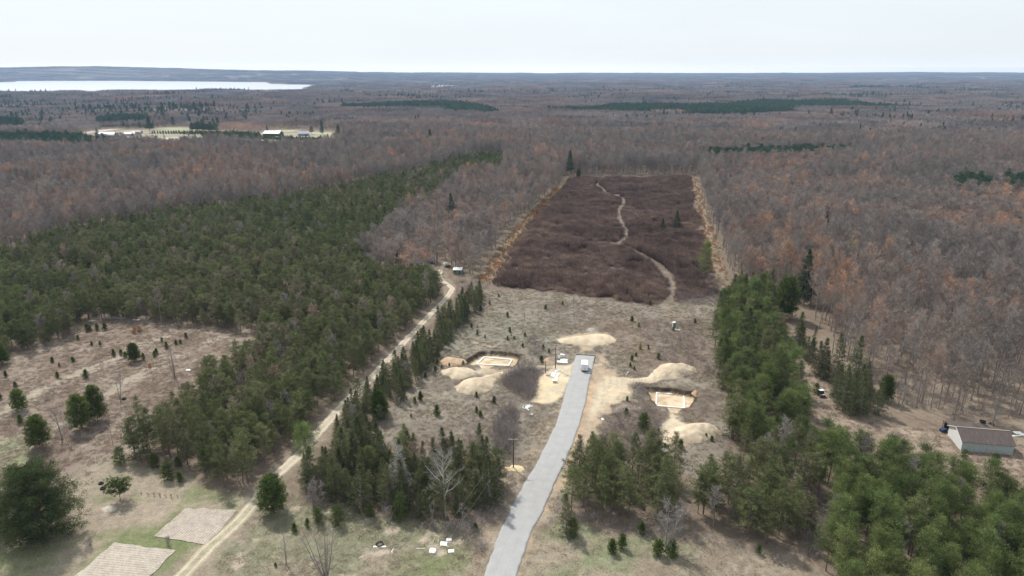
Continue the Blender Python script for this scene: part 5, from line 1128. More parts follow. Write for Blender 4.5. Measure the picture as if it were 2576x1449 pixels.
for (x, y, h) in [(1140, 945, 25), (1075, 998, 28), (1205, 1090, 38), (1480, 1032, 32), (1603, 1000, 26), (2238, 1002, 36), (2105, 1118, 36), (1010, 1045, 40), (1220, 1195, 35), (2155, 1160, 30), (2190, 955, 20)]: sp_l.append((*R5(x, y), h*.347, 'back'))
for q in [(1196, 1334, 18, 'front'), (773, 1324, 20, 'front'), (741, 1336, 20, 'front'), (1540, 1391, 34, 'front'), (1565, 1380, 36, 'front'), (1655, 1396, 38, 'front'), (1690, 1400, 40, 'front'), (1613, 1345, 30, 'front'), (1908, 1392, 22, 'front'), (694, 1425, 10, 'front')]: sp_l.append(q)
saplab = {'left': 'small green pine sapling around the left footing pit and sand piles', 'right': 'small green pine sapling around the right footing pit and sand piles', 'field': 'small green pine sapling dotted in the brown left field', 'back': 'small green pine sapling in the tan back half of the clearing', 'front': 'small green pine sapling at the front edge of the foreground woods'}
for i, (u, v, h, zn0) in enumerate(sp_l):
    sx_, sy_, _ = at(u, v); rl_ = describe(sx_, sy_, (1, 1, 1), (1, 1))[1]; hm_ = h_at(v, v-h)
    single('pine_sapling', SAP[i % 4], 2.0, u, v, v-h, ('tiny' if hm_ < 1.1 else 'small' if hm_ < 1.7 else 'taller')+' green sapling '+rl_+{'left': ', left work site', 'right': ', right work site', 'field': ', in the left field', 'back': ', in the back clearing', 'front': ', near the front woods'}[zn0], 'pine sapling', 'saplings: '+saplab[zn0], wf=1.0+.35*((i*37) % 10)/10)
for (x, y, h, f, nm) in [(930, 155, 30, R1, 'rusty orange sapling in the left field near the leafless stems'), (970, 1208, 40, R4, 'left rusty sapling below the plantation edge'), (1010, 1192, 40, R4, 'right, redder rusty sapling below the plantation edge')]:
    single('rusty_sapling', RSAP, 2, *f(x, y), f(x, y)[1]-h*.36, nm, 'sapling')
single('yellow_sapling', YSAP, 2, *Rr(870, 308), Rr(870, 308)[1]-12, 'yellow-green sapling right of the upper sand pile', 'sapling')
single('yellow_sapling', YSAP, 2, *R5(2165, 1325), R5(2165, 1325)[1]-11, 'yellowish sapling beyond the upper sand pile', 'sapling')
for i, (u, v, h) in enumerate([(356, 1243, 7), (373, 1245, 8), (389, 1247, 10), (403, 1249, 11), (417, 1249, 9), (431, 1250, 11), (447, 1251, 8)]):
    single('garden_shrub', SHR[i % 3], 4.5, u, v, v-h, 'small brown leafless shrub in the short garden row', 'shrub', 'row of small garden shrubs', wf=.8)
for i, (u, vb, vt) in enumerate([(1404, 842, 806), (1538, 836, 800), (1320, 838, 804), (1442, 795, 770), (1608, 787, 762), (1446, 855, 800), (1440, 1290, 1230), (1110, 947, 925), (1098, 985, 955), (1540, 895, 870), (1270, 870, 845), (1700, 930, 900)]):
    if i == 6: continue
    single('leafless_tree', SML[i % 4], 8.5, u, vb-30 if 0 else vb-28 if vb < 860 else vb, vt-28 if vb < 860 else vt, 'thin small leafless tree in the clearing, '+describe(*at(u, vb)[:2], (1, 1, 1), (1, 1))[1], 'leafless tree', 'thin leafless trees scattered in the clearing', wf=.7)

# ------------------------------------------------------------------ sand piles
msd = bpy.data.materials.new('sand'); msd.use_nodes = True; t = msd.node_tree; p = t.nodes['Principled BSDF']; p.inputs['Roughness'].default_value = 1; p.inputs['Specular IOR Level'].default_value = .05
oc = t.nodes.new('ShaderNodeAttribute'); oc.attribute_name = 'Col'; t.links.new(oc.outputs['Color'], p.inputs['Base Color'])
n_ = t.nodes.new('ShaderNodeTexNoise'); n_.inputs['Scale'].default_value = 2.5; n_.inputs['Detail'].default_value = 8; ge = t.nodes.new('ShaderNodeNewGeometry'); t.links.new(ge.outputs['Position'], n_.inputs['Vector'])
bp = t.nodes.new('ShaderNodeBump'); bp.inputs['Strength'].default_value = .35; bp.inputs['Distance'].default_value = .15; t.links.new(n_.outputs[0], bp.inputs['Height']); t.links.new(bp.outputs[0], p.inputs['Normal'])
def pile(poly, slope, hmax, label, seed, c1=(.54, .452, .335), c2=(.45, .365, .262), tip=None, rough=.12, streaks=.5):
    """outline of the foot on the ground; sides rise at the sand's own slope to a rounded ridge"""
    P_ = G2(poly); lo, hi = P_.min(0)-1.2, P_.max(0)+1.2; d = .22
    xs = np.arange(lo[0], hi[0], d); ys = np.arange(lo[1], hi[1], d); Xg, Yg = np.meshgrid(xs, ys); sh_ = Xg.shape; x, y = Xg.ravel(), Yg.ravel()
    s = sdpoly(x, y, P_)+.35*(vnoise(x, y, 2.0, seed)-.5)*2+.15*(vnoise(x, y, .7, seed+1)-.5)*2
    hr = slope*1.2*s
    cap = hmax*1.35*(.74+.42*fbm(x, y, 4, seed+2, 3))
    if tip is not None:                                   # ridge falls away from a high end
        T0 = np.array(at(*tip[0])[:2]); T1 = np.array(at(*tip[1])[:2]); dv = T1-T0; L = np.dot(dv, dv); q = np.clip(((x-T0[0])*dv[0]+(y-T0[1])*dv[1])/L, 0, 1); cap = cap*(1-q*tip[2])
    z = cap*(1-np.exp(-np.maximum(hr, 0)/np.maximum(cap, .05)*1.25)) + np.minimum(hr, 0)*1.2
    z += np.where(s > 0, (fbm(x, y, 1.6, seed+3, 3)-.5)*rough*np.clip(s, 0, 1)*1.7, 0)
    k = (s > -.35).reshape(sh_); kk = k[:-1, :-1] & k[1:, :-1] & k[:-1, 1:] & k[1:, 1:]
    j, i = np.nonzero(kk); w_ = sh_[1]; a_ = j*w_+i; Fs = np.stack([a_, a_+1, a_+1+w_, a_+w_], 1)
    used = np.unique(Fs); mp_ = -np.ones(len(x), int); mp_[used] = np.arange(len(used)); Fs = mp_[Fs]
    f = sst(.3, .7, fbm(x, y, 2.6, seed+5, 3)); cc = np.array(c1)[None]*(1-f[:, None])+np.array(c2)[None]*f[:, None]; cc = cc*(.94+.12*vnoise(x, y, .5, seed+8))[:, None]
    me = mesh_from('sand_pile', np.c_[x, y, z-.02+gz(x, y)*0][used], [Fs], [msd], col=cc[used], smooth=True)
    return tag(link(bpy.data.objects.new('sand_pile', me)), label, 'sand pile')
pile([Rl(*q) for q in [(790, 1020), (830, 1085), (960, 1125), (1090, 1140), (1240, 1100), (1330, 1040), (1360, 960), (1420, 905), (1560, 870), (1600, 830), (1480, 800), (1360, 830), (1200, 880), (1040, 900), (900, 935)]], .62, 2.6, 'largest rounded pale sand mound left of the dark brush', 301, tip=(Rl(950, 1020), Rl(1560, 850), .75))
pile([Rl(*q) for q in [(600, 795), (640, 850), (720, 870), (760, 912), (860, 915), (980, 880), (1080, 840), (1110, 790), (1060, 765), (960, 745), (840, 745), (700, 755)]], .6, 1.9, 'irregular pale sand heap between the left pit and the largest mound', 311, tip=(Rl(820, 870), Rl(1080, 790), .5))
pile([Rl(*q) for q in [(575, 650), (620, 700), (700, 722), (800, 718), (880, 700), (960, 660), (930, 625), (820, 605), (700, 600), (620, 620)]], .6, 1.7, 'orange-brown dirt heap left of the left footing pit', 321, (.50, .36, .235), (.40, .29, .20), tip=(Rl(700, 670), Rl(940, 650), .6), rough=.3)
pile([Rl(*q) for q in [(2065, 640), (2110, 690), (2220, 695), (2270, 670), (2240, 630), (2150, 605), (2090, 610)]], .75, 1.9, 'small brown dirt heap behind the tall utility pole', 331, (.46, .35, .245), (.30, .23, .17), rough=.3)
pile([Rr(*q) for q in [(75, 222), (110, 255), (200, 265), (330, 270), (470, 275), (580, 262), (635, 225), (600, 195), (560, 175), (440, 165), (300, 180), (160, 200)]], .35, .9, 'broad low sand pile beyond the end of the paved road', 341, rough=.15)
pile([Rr(*q) for q in [(355, 140), (400, 152), (440, 140), (430, 118), (380, 115)]], .6, 1.1, 'small greyish rubble heap touching the low sand pile', 346, (.42, .39, .34), (.34, .31, .27), rough=.5)
pile([Rr(*q) for q in [(990, 545), (1040, 590), (1110, 605), (1210, 600), (1320, 575), (1420, 540), (1400, 500), (1290, 470), (1150, 460), (1060, 475), (1000, 510)]], .62, 2.7, 'steep pale sand pile above the right footing pit', 351, tip=(Rr(1200, 500), Rr(1000, 540), .35), rough=.2)
pile([Rr(*q) for q in [(990, 545), (1040, 590), (1020, 620), (900, 625), (800, 612), (830, 598), (940, 580)]], .3, .8, 'low sand tongue running from the steep pile to the road', 356, rough=.1)
pile([Rr(*q) for q in [(1060, 1140), (1110, 1215), (1200, 1262), (1330, 1245), (1480, 1215), (1600, 1165), (1640, 1110), (1600, 1065), (1480, 1035), (1330, 1040), (1210, 1075)]], .62, 2.9, 'large steep sand pile below the right footing pit', 361, tip=(Rr(1480, 1120), Rr(1100, 1150), .45), rough=.22)
pile([Rr(*q) for q in [(560, 770), (640, 805), (740, 805), (795, 780), (790, 745), (720, 715), (620, 690), (560, 700)]], .4, 1.3, 'fan-shaped sand spill between road and right pit', 371, tip=(Rr(740, 770), Rr(580, 730), .7), rough=.12)
pile([(1270, 1176), (1280, 1184), (1300, 1186), (1318, 1180), (1312, 1172), (1290, 1169)], .35, .35, 'little ring of yellow sand at the foot of the front utility pole', 381, (.62, .51, .31), (.58, .46, .28))
pile([Rr(*q) for q in [(1375, 745), (1410, 765), (1440, 740), (1420, 715), (1385, 715)]], .6, .8, 'small orange dirt lump at the right corner of the right pit', 386, (.46, .31, .20), (.36, .25, .17), rough=.3)

# ------------------------------------------------------------------ footing frames in the pits
def footing(name, C4, wd, hh, label, z0):
    P_ = [np.array(at(u, v, z0)[:2]) for u, v in C4]; b = MB()
    for k in range(4):
        p0, p1 = P_[k], P_[(k+1) % 4]; d = p1-p0; L = np.linalg.norm(d); a_ = math.atan2(d[1], d[0])
        ext = wd if k % 2 == 0 else -wd-.006
        b.box((*((p0+p1)/2), z0+hh/2+(0 if k % 2 == 0 else -.003)), (L+ext, wd, hh), rz=a_, bevel=.02)
    o = b.build(name, M['white']); tag(o, label, 'footing'); return o
footing('footing', [(1218, 899), (1288, 906), (1279, 921), (1199, 917)], .42, .28, 'white rectangular footing frame in the left pit', -PIT_D-.03)
footing('footing', [(1652, 989), (1719, 994), (1722, 1027.5), (1651, 1021.5)], .42, .28, 'white rectangular footing frame in the right pit', -PIT_D-.03)

# ------------------------------------------------------------------ utility poles and wires
def pole(u, vb, vt, label, arm=True, gear=False, name='utility_pole', r=.16, az=.0):
    x, y, z = atg(u, vb); h = h_at(vb, vt); t_ = empty(name, (x, y, z), az); tag(t_, label, 'utility pole')
    MB().tube((0, 0, -.4), (0, 0, h), r, r*.7, 10).build('post', M['polewood'], t_, True)
    if arm:
        MB().box((0, -.14, h-.35), (2.4, .10, .13), bevel=.01).build('crossarm', M['armwood'], t_)
        for s in (-1.05, -.55, .55, 1.05): MB().tube((s, -.14, h-.285), (s, -.14, h-.10), .045, .06, 8).build('insulator', M['darkgrey' if gear else 'dirtywhite'], t_)
        for s in (-1, 1): MB().tube((s*.6, -.14, h-.41), (s*.02, -.14, h-1.0), .02, .02, 6).build('brace', M['steel'], t_)
    if gear:
        MB().tube((.32, -.02, h-1.75), (.32, -.02, h-.95), .24, .24, 12).build('transformer', M['dirtywhite'], t_, True)
        for s in (-.7, .15, .7): MB().tube((s, -.26, h-.75), (s, -.30, h-.40), .04, .05, 8).build('fuse_cutout', M['darkgrey'], t_)
        MB().box((0, -.14, h-.85), (1.3, .09, .10)).build('lower_crossarm', M['armwood'], t_)
    return (x, y, z, h)
p1 = pole(1291.5, 1178, 1100, 'dark front utility pole with pinkish crossarm between spruce stand and road')
p2 = pole(1397.3, 927.7, 864, 'tall brown utility pole with crossarm and gear beside the lumber heap', gear=True, r=.15)
xq, yq, zq = atg(1372.5, 938.5)
o = MB().tube((0, 0, -.4), (0, 0, h_at(938.5, 908.6)), .13, .12, 10).build('post', M['polewood']); o.location = (xq, yq, zq); tag(o, 'short plain brown post left of the tall utility pole', 'post')
q0 = (-21.0, 82.0, 0.0, 9.4)                                  # next pole, outside the frame
def span(a, b, label, sag=.9):
    n = 22; P_ = []
    for k in range(n+1):
        f = k/n; q = np.array(a)*(1-f)+np.array(b)*f; q[2] -= sag*4*f*(1-f); P_.append(q)
    return tag(MB().path(P_, .015, 4).build('power_wire', M['wire']), label, 'power wire')
for s, lb in ((-1.05, 'left'), (1.05, 'right')):
    span((p1[0]+s, p1[1]-.14, p1[2]+p1[3]-.08), (q0[0]+s, q0[1], q0[3]), lb+' wire running from the front pole towards the bottom edge', .7)
    span((p2[0]+s, p2[1]-.14, p2[2]+p2[3]-.08), (p1[0]+s, p1[1]-.14, p1[2]+p1[3]-.08), lb+' wire between the front pole and the tall pole', 1.2)

# ------------------------------------------------------------------ trailer on the road
def trailer():
    x, y, _ = at(1470.5, 936); az = -math.atan2(at(1476, 895)[0]-at(1462, 960)[0], at(1476, 895)[1]-at(1462, 960)[1])*.55
    T = empty('cargo_trailer', (x, y, .085), az); tag(T, 'white enclosed cargo trailer parked near the end of the paved road', 'trailer')
    w, l, h = 2.15, 4.0, 2.1; z0 = .42
    b = MB(); P_ = []                                       # body shell: rounded roof, V-less front with chamfer
    prof = [(-w/2, z0), (w/2, z0), (w/2, z0+h-.16), (w/2-.10, z0+h-.04), (0, z0+h), (-w/2+.10, z0+h-.04), (-w/2, z0+h-.16)]
    ys = [(0, 1.0), (l-.35, 1.0), (l, .82)]
    for yy, k in ys: P_ += [(px_*k, yy, z0+(pz_-z0)*(1 if k == 1 else .93)) for px_, pz_ in prof]
    n = 7; Fs = [tuple(range(n))[::-1][::-1], tuple(range(2*n, 3*n))[::-1]]
    for r_ in range(2):
        for k in range(n): Fs.append((r_*n+(k+1) % n, r_*n+k, r_*n+n+k, r_*n+n+(k+1) % n))
    b.add(P_, Fs); b.build('body', M['trailer'], T)
    MB().box((0, 2.0, z0+h+.06), (.42, .42, .12), bevel=.03).build('roof_vent', M['white'], T)
    for s in (-1, 1):
        d = MB().box((s*.50, -.025, z0+h*.48), (.92, .04, h*.84), bevel=.008).build('door', M['trailer'], T)
        MB().tube((s*.14, -.07, z0+.25), (s*.14, -.07, z0+1.7), .018, .018, 6).build('lock_bar', M['steel'], d)
        MB().box((s*.14, -.085, z0+.85), (.05, .03, .16)).build('handle', M['darkgrey'], d)
        MB().box((s*.98, -.03, z0+.18), (.10, .03, .16)).build('tail_light', mat('tail_lamp', (.35, .03, .02), .3), T)
        wl = MB().tube((s*(w/2-.16), 2.0, .33), (s*(w/2+.04), 2.0, .33), .33, .33, 18).build('wheel', M['black'], T, False)
        MB().tube((s*(w/2+.03), 2.0, .33), (s*(w/2+.05), 2.0, .33), .17, .17, 12).build('rim', M['steel'], wl)
        MB().box((s*(w/2+.10), 2.0, .74), (.20, .95, .05), bevel=.01).build('fender', M['steel'], T)
        MB().tube((s*.8, l-.05, z0-.05), (0, l+1.15, z0-.02), .045, .045, 6).build('drawbar', M['darkgrey'], T)
    MB().box((0, l/2-.05, z0-.07), (w-.15, l-.2, .12)).build('chassis', M['darkgrey'], T)
    MB().box((0, -.05, z0-.08), (w-.05, .08, .14)).build('bumper', M['black'], T)
    MB().box((.85, -.03, z0+.42), (.30, .02, .15)).build('licence_plate', M['white'], T)
trailer()

# ------------------------------------------------------------------ buggy
def buggy():
    x, y, z = atg(2070.5, 1001); T = empty('utility_buggy', (x, y, z), .12); tag(T, 'white and black two-seat utility buggy parked beside dark spruces', 'buggy')
    b = MB(); b.box((0, 1.35, .62), (1.30, 2.3, .30), bevel=.05); b.box((0, .35, .72), (1.15, .75, .34), bevel=.08); b.build('body', M['darkgrey'], T)
    MB().box((.12, .32, .93), (.72, .60, .10), bevel=.04).build('hood', M['white'], T)
    MB().box((0, 2.15, .92), (1.30, .95, .30), bevel=.04).build('cargo_bed', M['black'], T)
    for s in (-.33, .33):
        st_ = MB().box((s, 1.35, .88), (.52, .50, .16), bevel=.05).build('seat', M['black'], T); MB().box((s, 1.62, 1.16), (.52, .12, .50), rx=-.15, bevel=.04).build('seat_back', M['black'], st_)
    for s in (-.62, .62):
        MB().path([(s, .62, .85), (s, .92, 1.82), (s, 1.85, 1.86), (s, 1.95, .80)], .035, 8).build('roll_bar', M['dirtywhite' if s > 0 else 'darkgrey'], T)
        MB().box((s*.98, .22, .74), (.20, .10, .12), bevel=.02).build('headlight', M['white'], T)
    MB().box((0, 1.42, 1.92), (1.36, 1.15, .06), bevel=.02).build('roof', M['white'], T)
    MB().box((0, .76, 1.34), (1.16, .03, .85), rx=-.28).build('windscreen', M['glass'], T)
    MB().torus((-.33, .98, 1.12), .17, .02, 16, 6, (1.0, 0, 0)).build('steering_wheel', M['black'], T)
    for sx in (-.66, .66):
        for yy in (.35, 2.1):
            wl = MB().torus((0, 0, 0), .22, .11, 18, 8, (0, math.pi/2, 0)).build('wheel', M['black'], T, True); wl.location = (sx, yy, .32)
            MB().tube((-.06, 0, 0), (.06, 0, 0), .15, .15, 10).build('rim', M['steel'], wl)
buggy()
def slab(name, u, v, d, rz, m, label, cat, z=.0, tilt=(0, 0)):
    x, y, g = atg(u, v); o = MB().box((0, 0, 0), d, bevel=min(.02, d[2]*.3)).build(name, M[m]); o.location = (x, y, g+d[2]/2+z+.01+abs(math.sin(tilt[0]))*d[1]/2+abs(math.sin(tilt[1]))*d[0]/2); o.rotation_euler = (tilt[0], tilt[1], rz); return tag(o, label, cat)
def sheet(name, u, v, w_, l_, m, label, cat, seed, hh=.25):
    """crumpled plastic or tarp"""
    n = 22; rg = np.linspace(-1, 1, n); Xg, Yg = np.meshgrid(rg, rg); x, y = Xg.ravel(), Yg.ravel(); rr_ = 1-.28*vnoise(np.arctan2(y, x)*2+9, x*0, 1, seed)
    px_, py_ = x*rr_*w_/2, y*rr_*l_/2; z = hh*fbm(px_+seed, py_, .8, seed, 3)*np.clip(1.25-np.maximum(abs(x), abs(y)), .05, 1); ii = (np.arange(n-1)[:, None]*n+np.arange(n-1)[None]).ravel()
    me = mesh_from(name, np.c_[px_, py_, z+.02], [np.stack([ii, ii+1, ii+n+1, ii+n], 1)], [M[m]], smooth=True); o = link(bpy.data.objects.new(name, me)); gx_ = atg(u, v); o.location = gx_; return tag(o, label, cat)
slab('panel', 2059, 1012, (.75, .5, .08), .3, 'dirtywhite', 'small white panel on the ground in front of the buggy', 'panel')
# portable cabin
def cabin():
    x, y, z = atg(1696.5, 826); T = empty('portable_toilet', (x, y, z), .1); tag(T, 'narrow green cabin with white roof at the end of the thicket track', 'portable toilet')
    MB().box((0, .55, 1.08), (1.08, 1.08, 2.05), bevel=.04).build('walls', M['greenpaint'], T)
    MB().box((0, .55, 2.19), (1.16, 1.16, .16), taper=.8).build('roof', M['white'], T)
    d = MB().box((.04, -.02, 1.05), (.70, .05, 1.75), bevel=.01).build('door', M['greenpaint'], T); MB().box((.30, -.06, 1.05), (.06, .04, .14)).build('handle', M['black'], d)
    MB().tube((-.42, .95, 2.1), (-.42, .95, 2.55), .05, .05, 8).build('vent_pipe', M['white'], T)
    MB().box((-.56, .55, 1.1), (.05, .9, 1.9)).build('side_trim', M['dirtywhite'], T)
    MB().box((.05, .45, .06), (1.25, 1.35, .12), bevel=.02).build('base', M['dirtywhite'], T)
cabin()
slab('panel', 1704, 830, (1.9, .9, .16), -.5, 'dirtywhite', 'thick pale slab lying at the foot of the green cabin', 'slab')

# ------------------------------------------------------------------ barn
def barn():
    # near corner (left front), far-left and right-front corners on the ground
    FL = np.array(at(2417, 1133)[:2]); FR = np.array(at(2547, 1144.5)[:2]); d = FR-FL; L = 13.0; ex = d/np.linalg.norm(d); ey = np.array([-ex[1], ex[0]]); Dp = 8.0; hw_, hr_ = 2.75, 4.55
    T = empty('barn', (FL[0], FL[1], float(gz(*FL)[0])), math.atan2(ex[1], ex[0])); tag(T, 'grey metal barn with weathered brown gable roof at the right edge', 'barn'); L = np.linalg.norm(d)
    mwall = mat('barn_metal', (.40, .46, .45), .6, .18, 1.2, .25, streak=(3, 3, .5)); mgab = mat('barn_gable_boards', (.62, .62, .60), .8, .22, 2.0, .3, streak=(5, 5, .6)); mroof = mat('rusty_roof_metal', (.098, .080, .074), .75, .30, .9, .25, streak=(5, .35, 1))
    b = MB()
    b.box((L/2, .06, hw_/2), (L, .12, hw_)); b.box((L/2, Dp-.06, hw_/2), (L, .12, hw_))
    n_rib = int(L/.35)
    for k in range(n_rib): b.box((.2+k*.35, -.012, hw_/2), (.05, .022, hw_-.06))
    b.build('wall', mwall, T)
    for xx in (.06, L-.06):
        g = MB(); g.add([(xx-.06, .12, 0), (xx-.06, Dp-.12, 0), (xx-.06, Dp-.12, hw_), (xx-.06, Dp/2, hr_-.06), (xx-.06, .12, hw_), (xx+.06, .12, 0), (xx+.06, Dp-.12, 0), (xx+.06, Dp-.12, hw_), (xx+.06, Dp/2, hr_-.06), (xx+.06, .12, hw_)],
                        [(4, 3, 2, 1, 0), (5, 6, 7, 8, 9), (0, 1, 6, 5), (1, 2, 7, 6), (2, 3, 8, 7), (3, 4, 9, 8), (4, 0, 5, 9)]); g.build('gable_wall', mgab, T)
    th = math.atan2(hr_-hw_, Dp/2); ov = .35; sl_ = math.hypot(Dp/2, hr_-hw_)+ov
    for s in (-1, 1):
        b = MB(); cy = Dp/2+s*(sl_/2)*math.cos(th); cz_ = hr_-(sl_/2)*math.sin(th)+.05; b.box((L/2, cy, cz_), (L+.7, sl_, .07), rx=-s*th)
        for k in range(int((L+.6)/.45)): b.box((-.25+k*.45, cy, cz_+.045), (.05, sl_-.04, .04), rx=-s*th)
        b.build('roof', mroof, T)
    MB().box((L/2, Dp/2, hr_+.09), (L+.72, .34, .06)).build('ridge_cap', mat('ridge_metal', (.30, .25, .22), .7, .2, 2.0), T)
    for xx in (-.30, ): 
        for s in (-1, 1):
            MB().box((xx-.06, Dp/2+s*(sl_/2)*math.cos(th), hr_-(sl_/2)*math.sin(th)+.02), (.05, sl_, .18), rx=-s*th).build('trim_board', M['dirtywhite'], T)
    # lean-to behind, open and dark
    b = MB(); b.box((L*.42+.2, Dp+1.6, 2.55), (L*.86, 3.6, .08), rx=-.10); b.build('lean_to_roof', mroof, T)
    for xx in (-.3+.2, L*.28, L*.56, L*.83): MB().tube((xx, Dp+3.2, 0), (xx, Dp+3.2, 2.45), .08, .08, 6).build('post', M['polewood'], T)
    MB().box((L*.42, Dp+3.32, 1.2), (L*.8, .05, 2.3)).build('back_boards', M['polewood'], T)
    return FL, ex, ey, L, Dp
FL, ex, ey, L_, Dp_ = barn()
bo = FL+ey*(Dp_+1.5)-ex*.5
o = MB().box((0, 0, .45), (1.6, 1.2, .7), bevel=.08).build('tarped_load', mat('dark_blue_tarp', (.03, .05, .12), .6)); o.location = (bo[0], bo[1], 0); o.rotation_euler.z = .3; tag(o, 'dark blue covered load under the barn lean-to', 'covered load')
slab('panel', 2398, 1084, (1.5, .25, .05), .9, 'dirtywhite', 'thin pale board leaning by the dark opening left of the barn', 'board', .6, (.0, .4))
def tyre(u, v, R_, r_, label, z=.0):
    x, y, g = atg(u, v); o = MB().torus((0, 0, r_), R_, r_, 20, 8).build('tyre', M['black'], None, True); o.location = (x, y, g+z); return tag(o, label, 'tyre')
tyre(2473, 1062.5, .62, .26, 'black tyre pair lying behind the barn roof'); tyre(2495, 1067, .42, .2, 'smaller black tyre right of the big one behind the barn')
tyre(254, 1216, .42, .17, 'upper of two black tyres on the lawn left of the flat-topped tree'); tyre(259, 1229.5, .46, .18, 'lower of two black tyres on the lawn left of the flat-topped tree')
tyre(312, 1004, .5, .2, 'dark tyre at the foot of the twin-stemmed leafless tree')
MB_ = MB().tube((0, 0, 0), (0, 0, 1.2), .14, .14, 8).build('post', M['lumber']); MB_.location = atg(2481, 1071); tag(MB_, 'short pale post behind the barn roof', 'post')
sheet('scrap_metal', 2562, 1090, 2.2, 1.6, 'plastic', 'crumpled white scrap beside the right end of the barn', 'scrap', 5, .9)
slab('panel', 2555, 1097, (3.0, .5, .12), .1, 'dirtywhite', 'long pale board in the scrap right of the barn', 'board'); slab('panel', 2573, 1096, (1.6, .8, .3), -.5, 'plastic', 'pale panel at the right frame edge beside the barn', 'panel')

# ------------------------------------------------------------------ construction material and litter
def ra(x, y): return ((1600+x*.09662)*.83854, (1020+y*.09662)*.83854)      # crop of the lumber heap
def lumber(u, v, n, L, w_, rz, m, label, hh=.09, seed=1, cat='lumber stack'):
    """each stack one object: boards fanned a little"""
    x, y, g = atg(u, v); rg = random.Random(seed); b = MB()
    for k in range(n):
        lay_, q = divmod(k, 4); b.box(((q-1.5)*w_*1.08+rg.uniform(-.05, .05), rg.uniform(-.25, .25), hh/2+lay_*(hh+.004)+.03), (w_, L*rg.uniform(.85, 1), hh), rz=rg.uniform(-.06, .06), bevel=.008)
    o = b.build('lumber_stack', M[m]); o.location = (x, y, g); o.rotation_euler.z = rz; return tag(o, label, cat)
lumber(*ra(620, 1080), 8, 3.4, .30, -.35, 'white', 'white board stack with dark gaps in the middle of the lumber heap', seed=2)
lumber(*ra(740, 1110), 8, 3.6, .20, -.42, 'dirtywhite', 'slim board stack on the right side of the lumber heap', seed=3)
lumber(*ra(600, 940), 6, 2.4, .22, -1.15, 'lumber', 'yellowish board bundle at the foot of the tall pole', seed=4)
lumber(*ra(740, 960), 6, 2.2, .25, -.9, 'dirtywhite', 'grey-white board bundle right of the pole foot', seed=5)
o = lumber(*ra(475, 1080), 6, 1.4, .40, 1.45, 'steel', 'low grey block stack left of the lumber heap', hh=.16, seed=6, cat='block stack')
# bench-like white frame nearest the camera
x, y, g = atg(*ra(670, 1335)); T = empty('white_crate', (x, y, g), .05); tag(T, 'white box-shaped crate with dark opening nearest the bottom of the lumber heap', 'crate')
MB().box((0, .5, .55), (1.45, .9, .5), bevel=.04).build('box', M['white'], T); MB().box((.0, .02, .60), (.55, .06, .16)).build('opening', M['black'], T)
for s in (-.6, .6): MB().box((s, .45, .15), (.14, .8, .3)).build('leg', M['white'], T)
lumber(*ra(715, 1210), 5, 2.2, .22, -.1, 'white', 'narrow white boards running down to the white crate', seed=7)
slab('appliance', *ra(872, 505), (.72, .75, .85), .25, 'white', 'left of two white appliance boxes behind the tall pole', 'appliance'); slab('appliance', *ra(935, 515), (.72, .75, .85), .25, 'white', 'right of two white appliance boxes behind the tall pole', 'appliance')
slab('appliance', *ra(793, 575), (.35, .45, 1.0), .1, 'white', 'narrow white upright box left of the appliance boxes', 'box')
sheet('plastic_sheet', *ra(950, 650), 2.9, 3.6, 'plastic', 'pale crumpled plastic sheet below the white appliance boxes', 'plastic sheet', 11, .7)
sheet('plastic_sheet', *ra(800, 670), 1.6, 2.0, 'plastic', 'smaller white plastic sheet left of the pale crumpled one', 'plastic sheet', 12, .6)
# bent white frame in the weeds left of the road
def rb(x, y): return ((1500+x*.0552)*.83854, (1180+y*.0552)*.83854)
x0, y0, g0 = atg(*rb(1500, 800)); T = empty('broken_frame', (x0, y0, g0)); tag(T, 'bent white frame with torn sheet lying in weeds left of the road', 'broken frame')
loc = lambda x, y: tuple(np.array(atg(*rb(x, y)))-np.array((x0, y0, g0-.12)))
MB().path([loc(1220, 770), loc(1300, 680), loc(1450, 650), loc(1620, 645), loc(1690, 700), loc(1790, 710), loc(1500, 830), loc(1300, 840), loc(1220, 770)], .09, 6).build('rail', M['white'], T)
MB().path([loc(1380, 780), loc(1450, 840), loc(1570, 940)], .14, 6).build('strut', M['white'], T); MB().path([loc(1690, 665), loc(1810, 660)], .05, 6).build('rod', M['dirtywhite'], T)
V = [loc(1380, 700), loc(1580, 665), loc(1650, 720), loc(1480, 800), loc(1400, 770)]; MB().add(V, [(0, 1, 2, 3, 4)]).build('torn_sheet', M['plastic'], T)
slab('bucket', *rb(1735, 1180), (.42, .42, .4), .2, 'white', 'small white box below the bent white frame', 'box'); slab('box', *rb(990, 1160), (.22, .22, .2), .2, 'white', 'tiny white block left of the bent frame', 'block')
slab('pipe', 1577.6, 940, (.16, 2.6, .14), -.45, 'white', 'white stick lying left of the upper right sand pile', 'board')
sheet('trash_bag', 1516.4, 1054, .9, 1.6, 'plastic', 'white trash pile at the edge of the sand right of the road', 'trash', 21, .6)
